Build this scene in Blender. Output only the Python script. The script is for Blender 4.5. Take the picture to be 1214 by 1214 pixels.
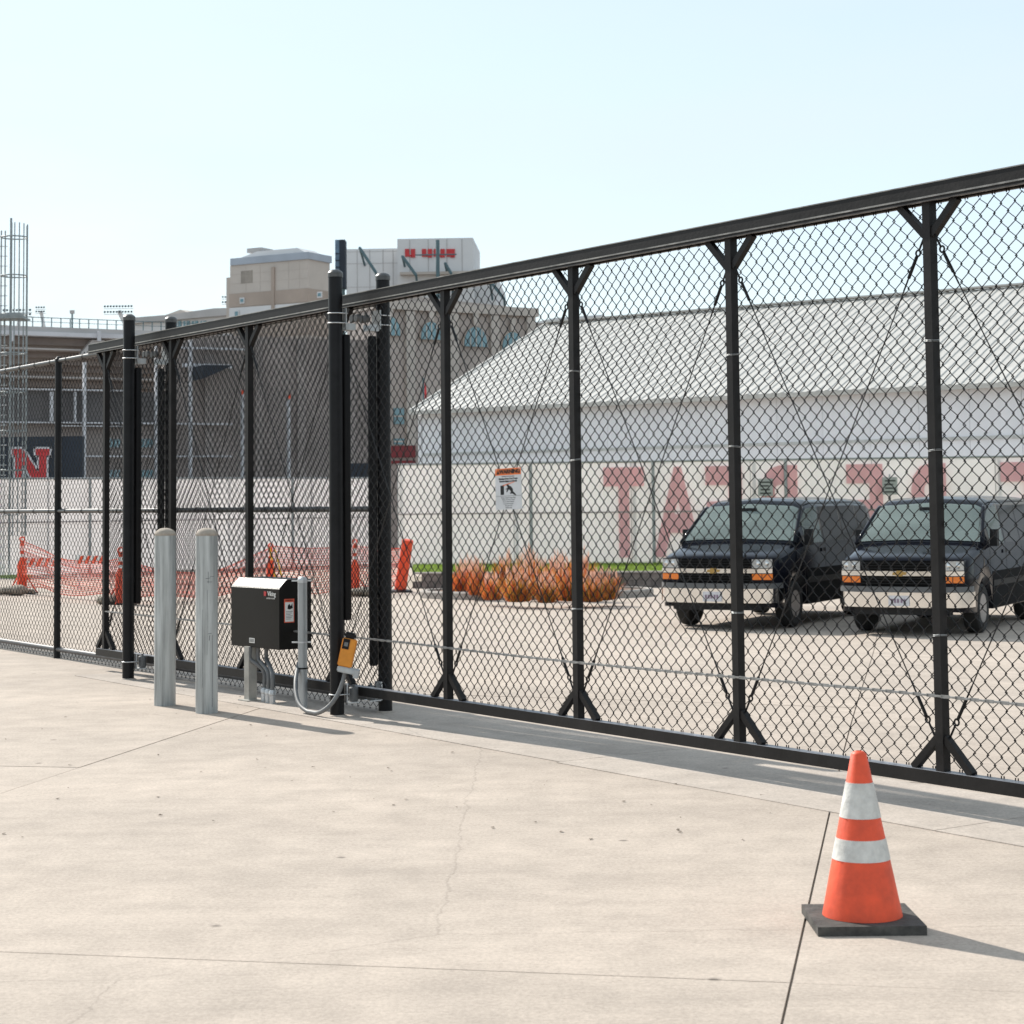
import bpy, bmesh, math, random
import numpy as np
from mathutils import Vector, Matrix
random.seed(7)
rng = np.random.default_rng(7)
PI = math.pi
for o in list(bpy.data.objects):
    bpy.data.objects.remove(o, do_unlink=True)
SC = bpy.context.scene
C = SC.collection

# ------------------------------------------------------------------ camera
EYE = 1.6
F, PITCH, ROLL, CY, CX, W = 2255.89, 0.0678, 0.0108, 442.4, 607.0, 1214.0
cp, sp, cr, sr = math.cos(PITCH), math.sin(PITCH), math.cos(ROLL), math.sin(ROLL)
FWD = Vector((0, cp, sp)); UP0 = Vector((0, -sp, cp)); RT0 = Vector((1, 0, 0))
RT = RT0 * cr - UP0 * sr
UP = RT0 * sr + UP0 * cr
cam_data = bpy.data.cameras.new('camera')
cam = bpy.data.objects.new('camera', cam_data); C.objects.link(cam)
M = Matrix((RT, UP, -FWD)).transposed().to_4x4()
M.translation = Vector((0, 0, EYE))
cam.matrix_world = M
cam_data.sensor_width = 36.0
cam_data.lens = F / W * 36.0
cam_data.shift_y = (CY - CX) / W
cam_data.clip_end = 3000
cam_data.dof.use_dof = True
cam_data.dof.focus_distance = 12.6
cam_data.dof.aperture_fstop = 7.5
SC.camera = cam

# ------------------------------------------------------------------ light
SUN_AZ = (-0.640, 0.768)          # horizontal direction towards the sun
SUN_EL = math.radians(37.0)
world = bpy.data.worlds.new('World'); SC.world = world; world.use_nodes = True
wn, wl = world.node_tree.nodes, world.node_tree.links
wn.clear()
w_out = wn.new('ShaderNodeOutputWorld'); w_bg = wn.new('ShaderNodeBackground')
sky = wn.new('ShaderNodeTexSky'); sky.sky_type = 'NISHITA'; sky.sun_disc = False
sky.sun_elevation = SUN_EL
sky.sun_rotation = math.atan2(SUN_AZ[0], SUN_AZ[1])
sky.air_density = 1.0; sky.dust_density = 0.6; sky.ozone_density = 1.0
w_bg.inputs['Strength'].default_value = 0.10
# thin high cloud over the blue
tc = wn.new('ShaderNodeTexCoord'); mp = wn.new('ShaderNodeMapping')
mp.inputs['Scale'].default_value = (1.2, 1.2, 4.0)
nz = wn.new('ShaderNodeTexNoise'); nz.inputs['Scale'].default_value = 2.2; nz.inputs['Detail'].default_value = 6
rp = wn.new('ShaderNodeValToRGB'); rp.color_ramp.elements[0].position = 0.42; rp.color_ramp.elements[1].position = 0.72
rp.color_ramp.elements[1].color = (0.95, 0.95, 0.95, 1)
rp.color_ramp.elements[0].color = (0.64, 0.64, 0.64, 1)
mx = wn.new('ShaderNodeMixRGB'); mx.inputs['Color2'].default_value = (4.25, 4.85, 5.1, 1)
wl.new(tc.outputs['Generated'], mp.inputs['Vector']); wl.new(mp.outputs['Vector'], nz.inputs['Vector'])
wl.new(nz.outputs['Fac'], rp.inputs['Fac']); wl.new(rp.outputs['Color'], mx.inputs['Fac'])
wl.new(sky.outputs['Color'], mx.inputs['Color1']); wl.new(mx.outputs['Color'], w_bg.inputs['Color'])
wl.new(w_bg.outputs['Background'], w_out.inputs['Surface'])

sun_d = bpy.data.lights.new('sun', 'SUN'); sun_d.energy = 3.2; sun_d.angle = math.radians(0.53)
sun_d.color = (1.0, 0.95, 0.87)
sun = bpy.data.objects.new('sun', sun_d); C.objects.link(sun)
ce = math.cos(SUN_EL)
sdir = Vector((SUN_AZ[0] * ce, SUN_AZ[1] * ce, math.sin(SUN_EL))).normalized()
sun.rotation_euler = sdir.to_track_quat('Z', 'Y').to_euler()
sun.location = (-30, 40, 40)

SC.view_settings.view_transform = 'Standard'; SC.view_settings.look = 'None'
SC.view_settings.gamma = 1.0; SC.view_settings.use_curve_mapping = False
SC.view_settings.exposure = 0.95
SC.render.engine = 'CYCLES'
SC.cycles.max_bounces = 6; SC.cycles.transparent_max_bounces = 12

# ------------------------------------------------------------------ measuring helpers
CAM = Vector((0, 0, EYE))
def ray(px, py):
    return FWD + RT * ((px - CX) / F) + UP * ((CY - py) / F)
def gp(px, py, z=0.0):                      # point of a sight line at height z
    r = ray(px, py); k = (z - EYE) / r.z
    return CAM + r * k
def dp(px, py, Y):                          # point of a sight line at distance Y
    r = ray(px, py); return CAM + r * (Y / r.y)
def ppm(Y): return F / Y

# gate frame: t along the gate (towards the near right), q beyond the gate
G0 = Vector((-0.4762, 13.64, 0)); TH = 0.9671; RZ = -TH
GD = Vector((math.cos(TH), -math.sin(TH), 0)); GN = Vector((math.sin(TH), math.cos(TH), 0))
S = 1.5557
def tq(P):
    d = Vector((P[0], P[1], 0)) - G0; return d.dot(GD), d.dot(GN)
def wpt(t, q, z=0): return G0 + GD * t + GN * q + Vector((0, 0, z))
ZL = -0.45
def zg(q):
    if q < 0.9: return 0.0
    if q < 12.5: return ZL * (q - 0.9) / 11.6
    return ZL
def ground(px, py):
    z = 0.0
    for _ in range(30):
        P = gp(px, py, z); z = 0.5 * z + 0.5 * zg(tq(P)[1])
    return Vector((P.x, P.y, zg(tq(P)[1])))

# ------------------------------------------------------------------ materials
MATS = {}
def mat(name, col, rough=0.6, metal=0.0, var=0.12, scale=6.0, bump=0.0, bscale=60.0, spec=0.5, coat=0.0,
        objvar=0.0, col2=None, stretch=None, emit=None, trans=0.0):
    if name in MATS: return MATS[name]
    m = bpy.data.materials.new(name); m.use_nodes = True
    n, l = m.node_tree.nodes, m.node_tree.links
    b = n['Principled BSDF']
    b.inputs['Roughness'].default_value = rough; b.inputs['Metallic'].default_value = metal
    b.inputs['Specular IOR Level'].default_value = spec
    b.inputs['Coat Weight'].default_value = coat; b.inputs['Coat Roughness'].default_value = 0.05
    b.inputs['Transmission Weight'].default_value = trans
    t = n.new('ShaderNodeTexCoord'); vec = t.outputs['Object']
    if stretch:
        mpn = n.new('ShaderNodeMapping'); mpn.inputs['Scale'].default_value = stretch
        l.new(vec, mpn.inputs['Vector']); vec = mpn.outputs['Vector']
    ns = n.new('ShaderNodeTexNoise'); ns.inputs['Scale'].default_value = scale; ns.inputs['Detail'].default_value = 7
    ns.inputs['Roughness'].default_value = 0.62
    l.new(vec, ns.inputs['Vector'])
    cramp = n.new('ShaderNodeValToRGB')
    c2 = col2 if col2 else tuple(max(0, c * (1 - 2 * var)) for c in col)
    c1 = tuple(min(1, c * (1 + var)) for c in col) if not col2 else col
    cramp.color_ramp.elements[0].position = 0.3; cramp.color_ramp.elements[1].position = 0.7
    cramp.color_ramp.elements[0].color = (*c2, 1); cramp.color_ramp.elements[1].color = (*c1, 1)
    l.new(ns.outputs['Fac'], cramp.inputs['Fac'])
    out = cramp.outputs['Color']
    if objvar:
        oi = n.new('ShaderNodeObjectInfo'); hs = n.new('ShaderNodeHueSaturation')
        mr = n.new('ShaderNodeMapRange'); mr.inputs['To Min'].default_value = 1 - objvar; mr.inputs['To Max'].default_value = 1 + objvar
        l.new(oi.outputs['Random'], mr.inputs['Value']); l.new(mr.outputs['Result'], hs.inputs['Value'])
        l.new(out, hs.inputs['Color']); out = hs.outputs['Color']
    l.new(out, b.inputs['Base Color'])
    rr = n.new('ShaderNodeMapRange'); rr.inputs['To Min'].default_value = max(0.02, rough * 0.8); rr.inputs['To Max'].default_value = min(1, rough * 1.2)
    l.new(ns.outputs['Fac'], rr.inputs['Value']); l.new(rr.outputs['Result'], b.inputs['Roughness'])
    if bump:
        nb = n.new('ShaderNodeTexNoise'); nb.inputs['Scale'].default_value = bscale; nb.inputs['Detail'].default_value = 5
        l.new(vec, nb.inputs['Vector'])
        bm_ = n.new('ShaderNodeBump'); bm_.inputs['Strength'].default_value = bump; bm_.inputs['Distance'].default_value = 0.01
        l.new(nb.outputs['Fac'], bm_.inputs['Height']); l.new(bm_.outputs['Normal'], b.inputs['Normal'])
    MATS[name] = m
    return m

def concrete_mat(name, base, dark, objvar=0.03, crack=True):
    """brushed pavement: broad blotches, fine aggregate, faint tyre drag and hairline cracks"""
    m = bpy.data.materials.new(name); m.use_nodes = True
    n, l = m.node_tree.nodes, m.node_tree.links; b = n['Principled BSDF']
    b.inputs['Roughness'].default_value = 0.9; b.inputs['Specular IOR Level'].default_value = 0.25
    t = n.new('ShaderNodeTexCoord'); v = t.outputs['Object']
    def noise(sc, det, rough=0.6):
        k = n.new('ShaderNodeTexNoise'); k.inputs['Scale'].default_value = sc; k.inputs['Detail'].default_value = det
        k.inputs['Roughness'].default_value = rough; l.new(v, k.inputs['Vector']); return k
    big, mid, fine = noise(0.35, 6), noise(3.0, 8, 0.7), noise(55, 4, 0.8)
    mixc = n.new('ShaderNodeMixRGB'); mixc.inputs['Color1'].default_value = (*dark, 1); mixc.inputs['Color2'].default_value = (*base, 1)
    r1 = n.new('ShaderNodeMapRange'); r1.inputs['From Min'].default_value = 0.3; r1.inputs['From Max'].default_value = 0.62
    l.new(big.outputs['Fac'], r1.inputs['Value']); l.new(r1.outputs['Result'], mixc.inputs['Fac'])
    out = mixc.outputs['Color']
    for nd, amt in ((mid, 0.22), (fine, 0.30)):
        mr = n.new('ShaderNodeMapRange'); mr.inputs['From Min'].default_value = 0.25; mr.inputs['From Max'].default_value = 0.75
        mr.inputs['To Min'].default_value = 1 - amt; mr.inputs['To Max'].default_value = 1 + amt * 0.6
        mu = n.new('ShaderNodeMixRGB'); mu.blend_type = 'MULTIPLY'; mu.inputs['Fac'].default_value = 1
        l.new(nd.outputs['Fac'], mr.inputs['Value']); l.new(out, mu.inputs['Color1']); l.new(mr.outputs['Result'], mu.inputs['Color2'])
        out = mu.outputs['Color']
    mpb = n.new('ShaderNodeMapping'); mpb.inputs['Rotation'].default_value = (0, 0, -0.2); mpb.inputs['Scale'].default_value = (1.5, 70, 1)
    l.new(v, mpb.inputs['Vector']); bro = n.new('ShaderNodeTexNoise'); bro.inputs['Scale'].default_value = 1.0; bro.inputs['Detail'].default_value = 3; l.new(mpb.outputs['Vector'], bro.inputs['Vector'])
    mps = n.new('ShaderNodeMapping'); mps.inputs['Rotation'].default_value = (0, 0, 0.9); mps.inputs['Scale'].default_value = (0.12, 1.6, 1)
    l.new(v, mps.inputs['Vector']); sta = n.new('ShaderNodeTexNoise'); sta.inputs['Scale'].default_value = 1.0; sta.inputs['Detail'].default_value = 6; l.new(mps.outputs['Vector'], sta.inputs['Vector'])
    for nd, amt in ((bro, 0.06), (sta, 0.09)):
        mr = n.new('ShaderNodeMapRange'); mr.inputs['From Min'].default_value = 0.3; mr.inputs['From Max'].default_value = 0.7
        mr.inputs['To Min'].default_value = 1 - amt; mr.inputs['To Max'].default_value = 1 + amt * 0.5
        mu = n.new('ShaderNodeMixRGB'); mu.blend_type = 'MULTIPLY'; mu.inputs['Fac'].default_value = 1
        l.new(nd.outputs['Fac'], mr.inputs['Value']); l.new(out, mu.inputs['Color1']); l.new(mr.outputs['Result'], mu.inputs['Color2'])
        out = mu.outputs['Color']
    # dark specks (gum, oil)
    vo = n.new('ShaderNodeTexVoronoi'); vo.inputs['Scale'].default_value = 1.7; l.new(v, vo.inputs['Vector'])
    sp_ = n.new('ShaderNodeMapRange'); sp_.inputs['From Min'].default_value = 0.02; sp_.inputs['From Max'].default_value = 0.05
    sp_.inputs['To Min'].default_value = 0.45; sp_.inputs['To Max'].default_value = 1
    l.new(vo.outputs['Distance'], sp_.inputs['Value'])
    mu = n.new('ShaderNodeMixRGB'); mu.blend_type = 'MULTIPLY'; mu.inputs['Fac'].default_value = 1
    l.new(out, mu.inputs['Color1']); l.new(sp_.outputs['Result'], mu.inputs['Color2']); out = mu.outputs['Color']
    if crack:
        dv = n.new('ShaderNodeMixRGB'); dv.inputs['Fac'].default_value = 0.12
        l.new(v, dv.inputs['Color1']); l.new(mid.outputs['Color'], dv.inputs['Color2'])
        vc = n.new('ShaderNodeTexVoronoi'); vc.feature = 'DISTANCE_TO_EDGE'; vc.inputs['Scale'].default_value = 0.27
        l.new(dv.outputs['Color'], vc.inputs['Vector'])
        cm = n.new('ShaderNodeMapRange'); cm.inputs['From Max'].default_value = 0.0016
        cm.inputs['To Min'].default_value = 0.8; cm.inputs['To Max'].default_value = 1
        l.new(vc.outputs['Distance'], cm.inputs['Value'])
        mu = n.new('ShaderNodeMixRGB'); mu.blend_type = 'MULTIPLY'; mu.inputs['Fac'].default_value = 1
        l.new(out, mu.inputs['Color1']); l.new(cm.outputs['Result'], mu.inputs['Color2']); out = mu.outputs['Color']
    if objvar:
        oi = n.new('ShaderNodeObjectInfo'); hs = n.new('ShaderNodeHueSaturation'); mr = n.new('ShaderNodeMapRange')
        mr.inputs['To Min'].default_value = 1 - objvar; mr.inputs['To Max'].default_value = 1 + objvar
        l.new(oi.outputs['Random'], mr.inputs['Value']); l.new(mr.outputs['Result'], hs.inputs['Value'])
        l.new(out, hs.inputs['Color']); out = hs.outputs['Color']
    l.new(out, b.inputs['Base Color'])
    bp = n.new('ShaderNodeBump'); bp.inputs['Strength'].default_value = 0.35; bp.inputs['Distance'].default_value = 0.004
    l.new(fine.outputs['Fac'], bp.inputs['Height']); l.new(bp.outputs['Normal'], b.inputs['Normal'])
    return m

BLACK = mat('black_paint', (0.009, 0.009, 0.0105), 0.40, 0, 0.25, 9, 0.12, 90, spec=0.22)
BLACKV = mat('black_vinyl', (0.006, 0.006, 0.007), 0.38, 0, 0.2, 9, spec=0.25)
BEAM = mat('black_beam_paint', (0.016, 0.0145, 0.0145), 0.5, 0, 0.25, 5, 0.1, 40, spec=0.22)
GALV = mat('galvanised', (0.46, 0.48, 0.49), 0.52, 0.55, 0.16, 7, 0.08, 50, stretch=(1, 1, 0.18))
GALVB = mat('galvanised_bright', (0.62, 0.63, 0.64), 0.42, 0.5, 0.12, 14)
CONDUIT = mat('grey_conduit', (0.165, 0.17, 0.175), 0.55, 0, 0.1, 20)
BOLL = mat('bollard_steel', (0.47, 0.49, 0.485), 0.6, 0.1, 0.30, 5, 0.1, 60, stretch=(3.5, 3.5, 0.22))
CAPC = mat('mortar_cap', (0.42, 0.36, 0.30), 0.95, 0, 0.15, 12, 0.6, 90)
ORANGE = mat('safety_orange', (0.80, 0.085, 0.026), 0.55, 0, 0.16, 7, 0.15, 30)
WHITE = mat('white_plastic', (0.72, 0.72, 0.70), 0.5, 0, 0.05, 5)
YELLOW = mat('sensor_yellow', (0.72, 0.27, 0.022), 0.45, 0, 0.08, 12)
RED = mat('red_paint', (0.55, 0.03, 0.035), 0.5, 0, 0.1, 3)

# ------------------------------------------------------------------ mesh helpers
def link(o, parent=None):
    C.objects.link(o)
    if parent: o.parent = parent
    return o
def obj(name, bm, m, parent=None, smooth=False, bevel=0.0, keep_normals=False):
    if bevel:
        bmesh.ops.bevel(bm, geom=[e for e in bm.edges if e.is_manifold and e.calc_face_angle(0) > 0.5], offset=bevel, segments=2, affect='EDGES', clamp_overlap=True)
    if not keep_normals: bmesh.ops.recalc_face_normals(bm, faces=bm.faces)
    me = bpy.data.meshes.new(name); bm.to_mesh(me); bm.free()
    if smooth:
        for p in me.polygons: p.use_smooth = True
    ms = m if isinstance(m, (list, tuple)) else [m]
    for x in ms: me.materials.append(x)
    if smooth == 'auto':
        me.set_sharp_from_angle(angle=math.radians(35))
    return link(bpy.data.objects.new(name, me), parent)
def inst(o, parent, loc=None, rot=None):
    c = o.copy(); C.objects.link(c); c.parent = parent
    if loc is not None: c.location = loc
    if rot is not None: c.rotation_euler = rot
    return c
def thing(name, label, cat, loc=(0, 0, 0), rz=0, group=None):
    o = bpy.data.objects.new(name, None); C.objects.link(o)
    o.location = loc; o.rotation_euler = (0, 0, rz); o.empty_display_size = 0.2
    return tag(o, label, cat, group)
def tag(o, label, cat, group=None):
    o['label'] = label; o['category'] = cat
    if group: o['group'] = group
    return o
def box(bm, x0, x1, y0, y1, z0, z1, mtx=None):
    vs = [bm.verts.new((x, y, z)) for z in (z0, z1) for y in (y0, y1) for x in (x0, x1)]
    for f in ((0, 2, 3, 1), (4, 5, 7, 6), (0, 1, 5, 4), (2, 6, 7, 3), (0, 4, 6, 2), (1, 3, 7, 5)):
        bm.faces.new([vs[i] for i in f])
    if mtx: bmesh.ops.transform(bm, matrix=mtx, verts=vs)
    return vs
def BX(*a): bm = bmesh.new(); box(bm, *a); return bm
def tube(bm, pts, r, n=8, caps=True):
    pts = [Vector(p) for p in pts]; rings = []
    ref = None
    for i, p in enumerate(pts):
        d = (pts[min(i + 1, len(pts) - 1)] - pts[max(i - 1, 0)]).normalized()
        if ref is None: ref = Vector((1, 0, 0)) if abs(d.x) < 0.9 else Vector((0, 1, 0))
        u = (ref - d * ref.dot(d)).normalized(); w = d.cross(u); ref = u
        rad = r[i] if isinstance(r, (list, tuple)) else r
        rings.append([bm.verts.new(p + u * math.cos(2 * PI * k / n) * rad + w * math.sin(2 * PI * k / n) * rad) for k in range(n)])
    for a, b in zip(rings, rings[1:]):
        for k in range(n): bm.faces.new((a[k], a[(k + 1) % n], b[(k + 1) % n], b[k]))
    if caps:
        bm.faces.new(rings[0][::-1]); bm.faces.new(rings[-1])
def TB(pts, r, n=8): bm = bmesh.new(); tube(bm, pts, r, n); return bm
def lathe(bm, prof, n=24, loc=(0, 0, 0)):
    rings = []
    for r, z in prof:
        if r < 1e-6: rings.append([bm.verts.new((loc[0], loc[1], loc[2] + z))])
        else: rings.append([bm.verts.new((loc[0] + r * math.cos(2 * PI * k / n), loc[1] + r * math.sin(2 * PI * k / n), loc[2] + z)) for k in range(n)])
    for a, b in zip(rings, rings[1:]):
        for k in range(n):
            k2 = (k + 1) % n
            if len(a) == 1 and len(b) == 1: continue
            if len(a) == 1: bm.faces.new((a[0], b[k2], b[k]))
            elif len(b) == 1: bm.faces.new((a[k], a[k2], b[0]))
            else: bm.faces.new((a[k], a[k2], b[k2], b[k]))
    if len(rings[0]) > 1: bm.faces.new(rings[0][::-1])
    if len(rings[-1]) > 1: bm.faces.new(rings[-1])
def torus(bm, R, r, mtx, n=14, m=6, a0=0, a1=2 * PI):
    full = abs(a1 - a0 - 2 * PI) < 1e-6
    cnt = n if full else n + 1
    rings = []
    for i in range(cnt):
        a = a0 + (a1 - a0) * i / n
        rings.append([bm.verts.new(mtx @ Vector(((R + r * math.cos(2 * PI * k / m)) * math.cos(a), (R + r * math.cos(2 * PI * k / m)) * math.sin(a), r * math.sin(2 * PI * k / m)))) for k in range(m)])
    for i in range(n):
        a, b = rings[i], rings[(i + 1) % cnt]
        for k in range(m): bm.faces.new((a[k], b[k], b[(k + 1) % m], a[(k + 1) % m]))
def prism(bm, poly, d0, d1, axis='y'):
    """polygon (u,v) extruded along an axis; y: (x,z) polygon, x: (y,z), z: (x,y)"""
    def P(u, v, d):
        return {'y': (u, d, v), 'x': (d, u, v), 'z': (u, v, d)}[axis]
    a = [bm.verts.new(P(u, v, d0)) for u, v in poly]; b = [bm.verts.new(P(u, v, d1)) for u, v in poly]
    bm.faces.new(a[::-1]); bm.faces.new(b)
    k = len(poly)
    for i in range(k): bm.faces.new((a[i], a[(i + 1) % k], b[(i + 1) % k], b[i]))
def PR(*a, **k): bm = bmesh.new(); prism(bm, *a, **k); return bm
def raw(name, V, Fc, m, parent=None, kind=None):
    me = bpy.data.meshes.new(name)
    V = np.asarray(V, dtype=np.float32); Fc = np.asarray(Fc, dtype=np.int32)
    me.vertices.add(len(V)); me.vertices.foreach_set('co', V.ravel())
    nf, k = Fc.shape
    me.loops.add(nf * k); me.loops.foreach_set('vertex_index', Fc.ravel())
    me.polygons.add(nf); me.polygons.foreach_set('loop_start', np.arange(0, nf * k, k, dtype=np.int32))
    for x in (m if isinstance(m, (list, tuple)) else [m]): me.materials.append(x)
    me.update(calc_edges=True); me.validate()
    o = link(bpy.data.objects.new(name, me), parent)
    if kind: o['kind'] = kind
    return o
def text(name, s, size, m, parent, loc, rot, depth=0.002, mirror=False, xs=1.0, align='CENTER', bold=0.0):
    cu = bpy.data.curves.new(name, 'FONT'); cu.body = s; cu.size = size; cu.align_x = align; cu.align_y = 'CENTER'
    cu.extrude = depth; cu.resolution_u = 3; cu.offset = bold
    t = bpy.data.objects.new(name + '_src', cu); C.objects.link(t)
    bpy.context.view_layer.update()
    me = bpy.data.meshes.new_from_object(t.evaluated_get(bpy.context.evaluated_depsgraph_get()))
    bpy.data.objects.remove(t, do_unlink=True); bpy.data.curves.remove(cu)
    me.transform(Matrix.Diagonal((-xs if mirror else xs, 1, 1, 1)))
    if mirror: me.flip_normals()
    me.materials.clear(); me.materials.append(m); me.name = name
    o = link(bpy.data.objects.new(name, me), parent)
    o.location = loc; o.rotation_euler = rot
    return o

def chainlink(name, x0, x1, z0, z1, D, r, m, parent, y=0.0, sag=0.0):
    """woven wire: every wire a flattened zig-zag hooked into its neighbours, knuckled at both ends"""
    h = D / 2; nw = int((x1 - x0) / h); ns = int((z1 - z0) / h); hz = (z1 - z0) / ns
    i = np.arange(nw)[:, None]; j = np.arange(ns + 1)[None, :]
    par = (i + j) % 2
    xc = x0 + (i + 0.5) * h
    X = xc + np.where(par == 0, 1, -1) * (h / 2 + r * 0.9)
    Z = z0 + j * hz + np.zeros_like(X)
    X = X + rng.normal(0, D * 0.018, X.shape) ; Z = Z + rng.normal(0, D * 0.018, Z.shape)
    bow = sag * np.sin(X * 1.9 + 0.6) * np.sin(PI * (Z - z0) / (z1 - z0)) + sag * 0.5 * np.sin(X * 4.3 + Z * 2.1)
    Yf = y + bow
    # node split in two so the wire rolls from front to back at each bend
    segd = np.where(j[:, :-1] % 2 == 0, 1, -1) * np.where(i % 2 == 0, 1, -1)
    # two nodes per bend
    N = 2 * ns
    PX = np.empty((nw, N)); PZ = np.empty((nw, N)); PY = np.empty((nw, N))
    PX[:, 0::2] = X[:, :-1]; PX[:, 1::2] = X[:, 1:]
    PZ[:, 0::2] = Z[:, :-1] + r * 1.1; PZ[:, 1::2] = Z[:, 1:] - r * 1.1
    PY[:, 0::2] = Yf[:, :-1] - segd * r; PY[:, 1::2] = Yf[:, 1:] - segd * r
    ang = np.array([PI / 4, 3 * PI / 4, 5 * PI / 4, 7 * PI / 4])
    V = np.empty((nw, N, 4, 3))
    for k, a in enumerate(ang):
        V[:, :, k, 0] = PX + r * 1.1 * math.cos(a); V[:, :, k, 1] = PY + r * math.sin(a); V[:, :, k, 2] = PZ
    idx = np.arange(nw * N * 4).reshape(nw, N, 4)
    A, B = idx[:, :-1, :], idx[:, 1:, :]
    Fc = np.stack([A, np.roll(A, -1, 2), np.roll(B, -1, 2), B], -1).reshape(-1, 4)
    V = V.reshape(-1, 3)
    # knuckles: short hooks at top and bottom ends
    kv, kf = [], []
    base = len(V)
    for e, zz, sg in ((0, z0, -1), (-1, z1, 1)):
        xe = X[:, e]; keep = (par[:, e] == 0)
        for xk, yk in zip(xe[keep], Yf[:, e][keep]):
            for dx in (-0.011, 0.006):
                b0 = base + len(kv)
                for zz2 in (zz + sg * 0.002, zz + sg * 0.016):
                    for a in ang: kv.append((xk + dx + r * math.cos(a), yk + r * math.sin(a), zz2))
                for k in range(4): kf.append((b0 + k, b0 + (k + 1) % 4, b0 + 4 + (k + 1) % 4, b0 + 4 + k))
    V = np.vstack([V, np.array(kv)]); Fc = np.vstack([Fc, np.array(kf)])
    o = raw(name, V, Fc, m, parent, 'stuff')
    return o
# ------------------------------------------------------------------ ground
CONC = concrete_mat('lot_concrete', (0.50, 0.424, 0.36), (0.435, 0.372, 0.318))
APRON = concrete_mat('apron_concrete', (0.52, 0.455, 0.40), (0.46, 0.40, 0.35), 0.03)
JOINT = mat('joint_dirt', (0.24, 0.21, 0.18), 0.95, 0, 0.2, 30)
def zgs(q):
    if q < 0.9: return 0.0
    k = min(1, (q - 0.9) / 12.0); k = k * k * (3 - 2 * k) * 0.6 + k * 0.4
    return ZL * k
zg = zgs
qs = [-900, -60, 0.9] + list(np.linspace(1.4, 12.9, 18)) + [60, 1500]
V, Fc = [], []
for q in qs:
    for t in (-1500, 1500): V.append(wpt(t, q, zgs(q) - 0.012))
for i in range(len(qs) - 1): Fc.append((2 * i, 2 * i + 1, 2 * i + 3, 2 * i + 2))
pave = raw('pavement', V, Fc, JOINT); pave['kind'] = 'structure'
SU = Vector((0.980, -0.199, 0)); SV = Vector((0.199, 0.980, 0))
SL = 4.6
def slab(u0, u1, v0, v1, n=7):
    bm = bmesh.new(); g = 0.0045; dz = random.uniform(-0.0015, 0.0015)
    grid = []
    for a in range(n + 1):
        row = []
        for b in range(n + 1):
            P = SU * (u0 + g + (u1 - u0 - 2 * g) * a / n) + SV * (v0 + g + (v1 - v0 - 2 * g) * b / n)
            row.append(bm.verts.new((P.x, P.y, zgs(tq(P)[1]) + dz)))
        grid.append(row)
    for a in range(n):
        for b in range(n): bm.faces.new((grid[a][b], grid[a + 1][b], grid[a + 1][b + 1], grid[a][b + 1]))
    edge = [grid[a][0] for a in range(n + 1)] + [grid[n][b] for b in range(1, n + 1)] + [grid[a][n] for a in range(n - 1, -1, -1)] + [grid[0][b] for b in range(n - 1, 0, -1)]
    low = [bm.verts.new(v.co - Vector((0, 0, 0.02))) for v in edge]
    for k in range(len(edge)):
        k2 = (k + 1) % len(edge); bm.faces.new((edge[k], low[k], low[k2], edge[k2]))
    obj('slab', bm, CONC, pave, keep_normals=True)
c0 = gp(103, 907); U0 = c0.dot(SU); V0 = gp(50, 909).dot(SV)
for a in range(-6, 6):
    for b in range(-3, 13):
        u0, v0 = U0 + a * SL, V0 + b * SL
        mid = SU * (u0 + SL / 2) + SV * (v0 + SL / 2)
        if mid.y < 1.5 or mid.y > 62 or abs(mid.x) > mid.y * 0.30 + 6: continue
        slab(u0, u0 + SL, v0, v0 + SL)
# paler strip poured later under the gate
edges = [-5.9, -3.2, -0.6, 1.9, 5.0, 8.5, 12.0]
for t0, t1 in zip(edges, edges[1:]):
    bm = bmesh.new(); w0, w1 = -0.42, 0.62
    P = [wpt(t0 + 0.004, w0 + random.uniform(-.03, .03), 0.0045), wpt(t1 - 0.004, w0 + random.uniform(-.03, .03), 0.0045), wpt(t1 - 0.004, w1, 0.0045), wpt(t0 + 0.004, w1, 0.0045)]
    up = [bm.verts.new(p) for p in P]; lo = [bm.verts.new(p - Vector((0, 0, 0.012))) for p in P]
    bm.faces.new(up)
    for k in range(4): bm.faces.new((up[k], lo[k], lo[(k + 1) % 4], up[(k + 1) % 4]))
    obj('apron_slab', bm, APRON, pave)

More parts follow.
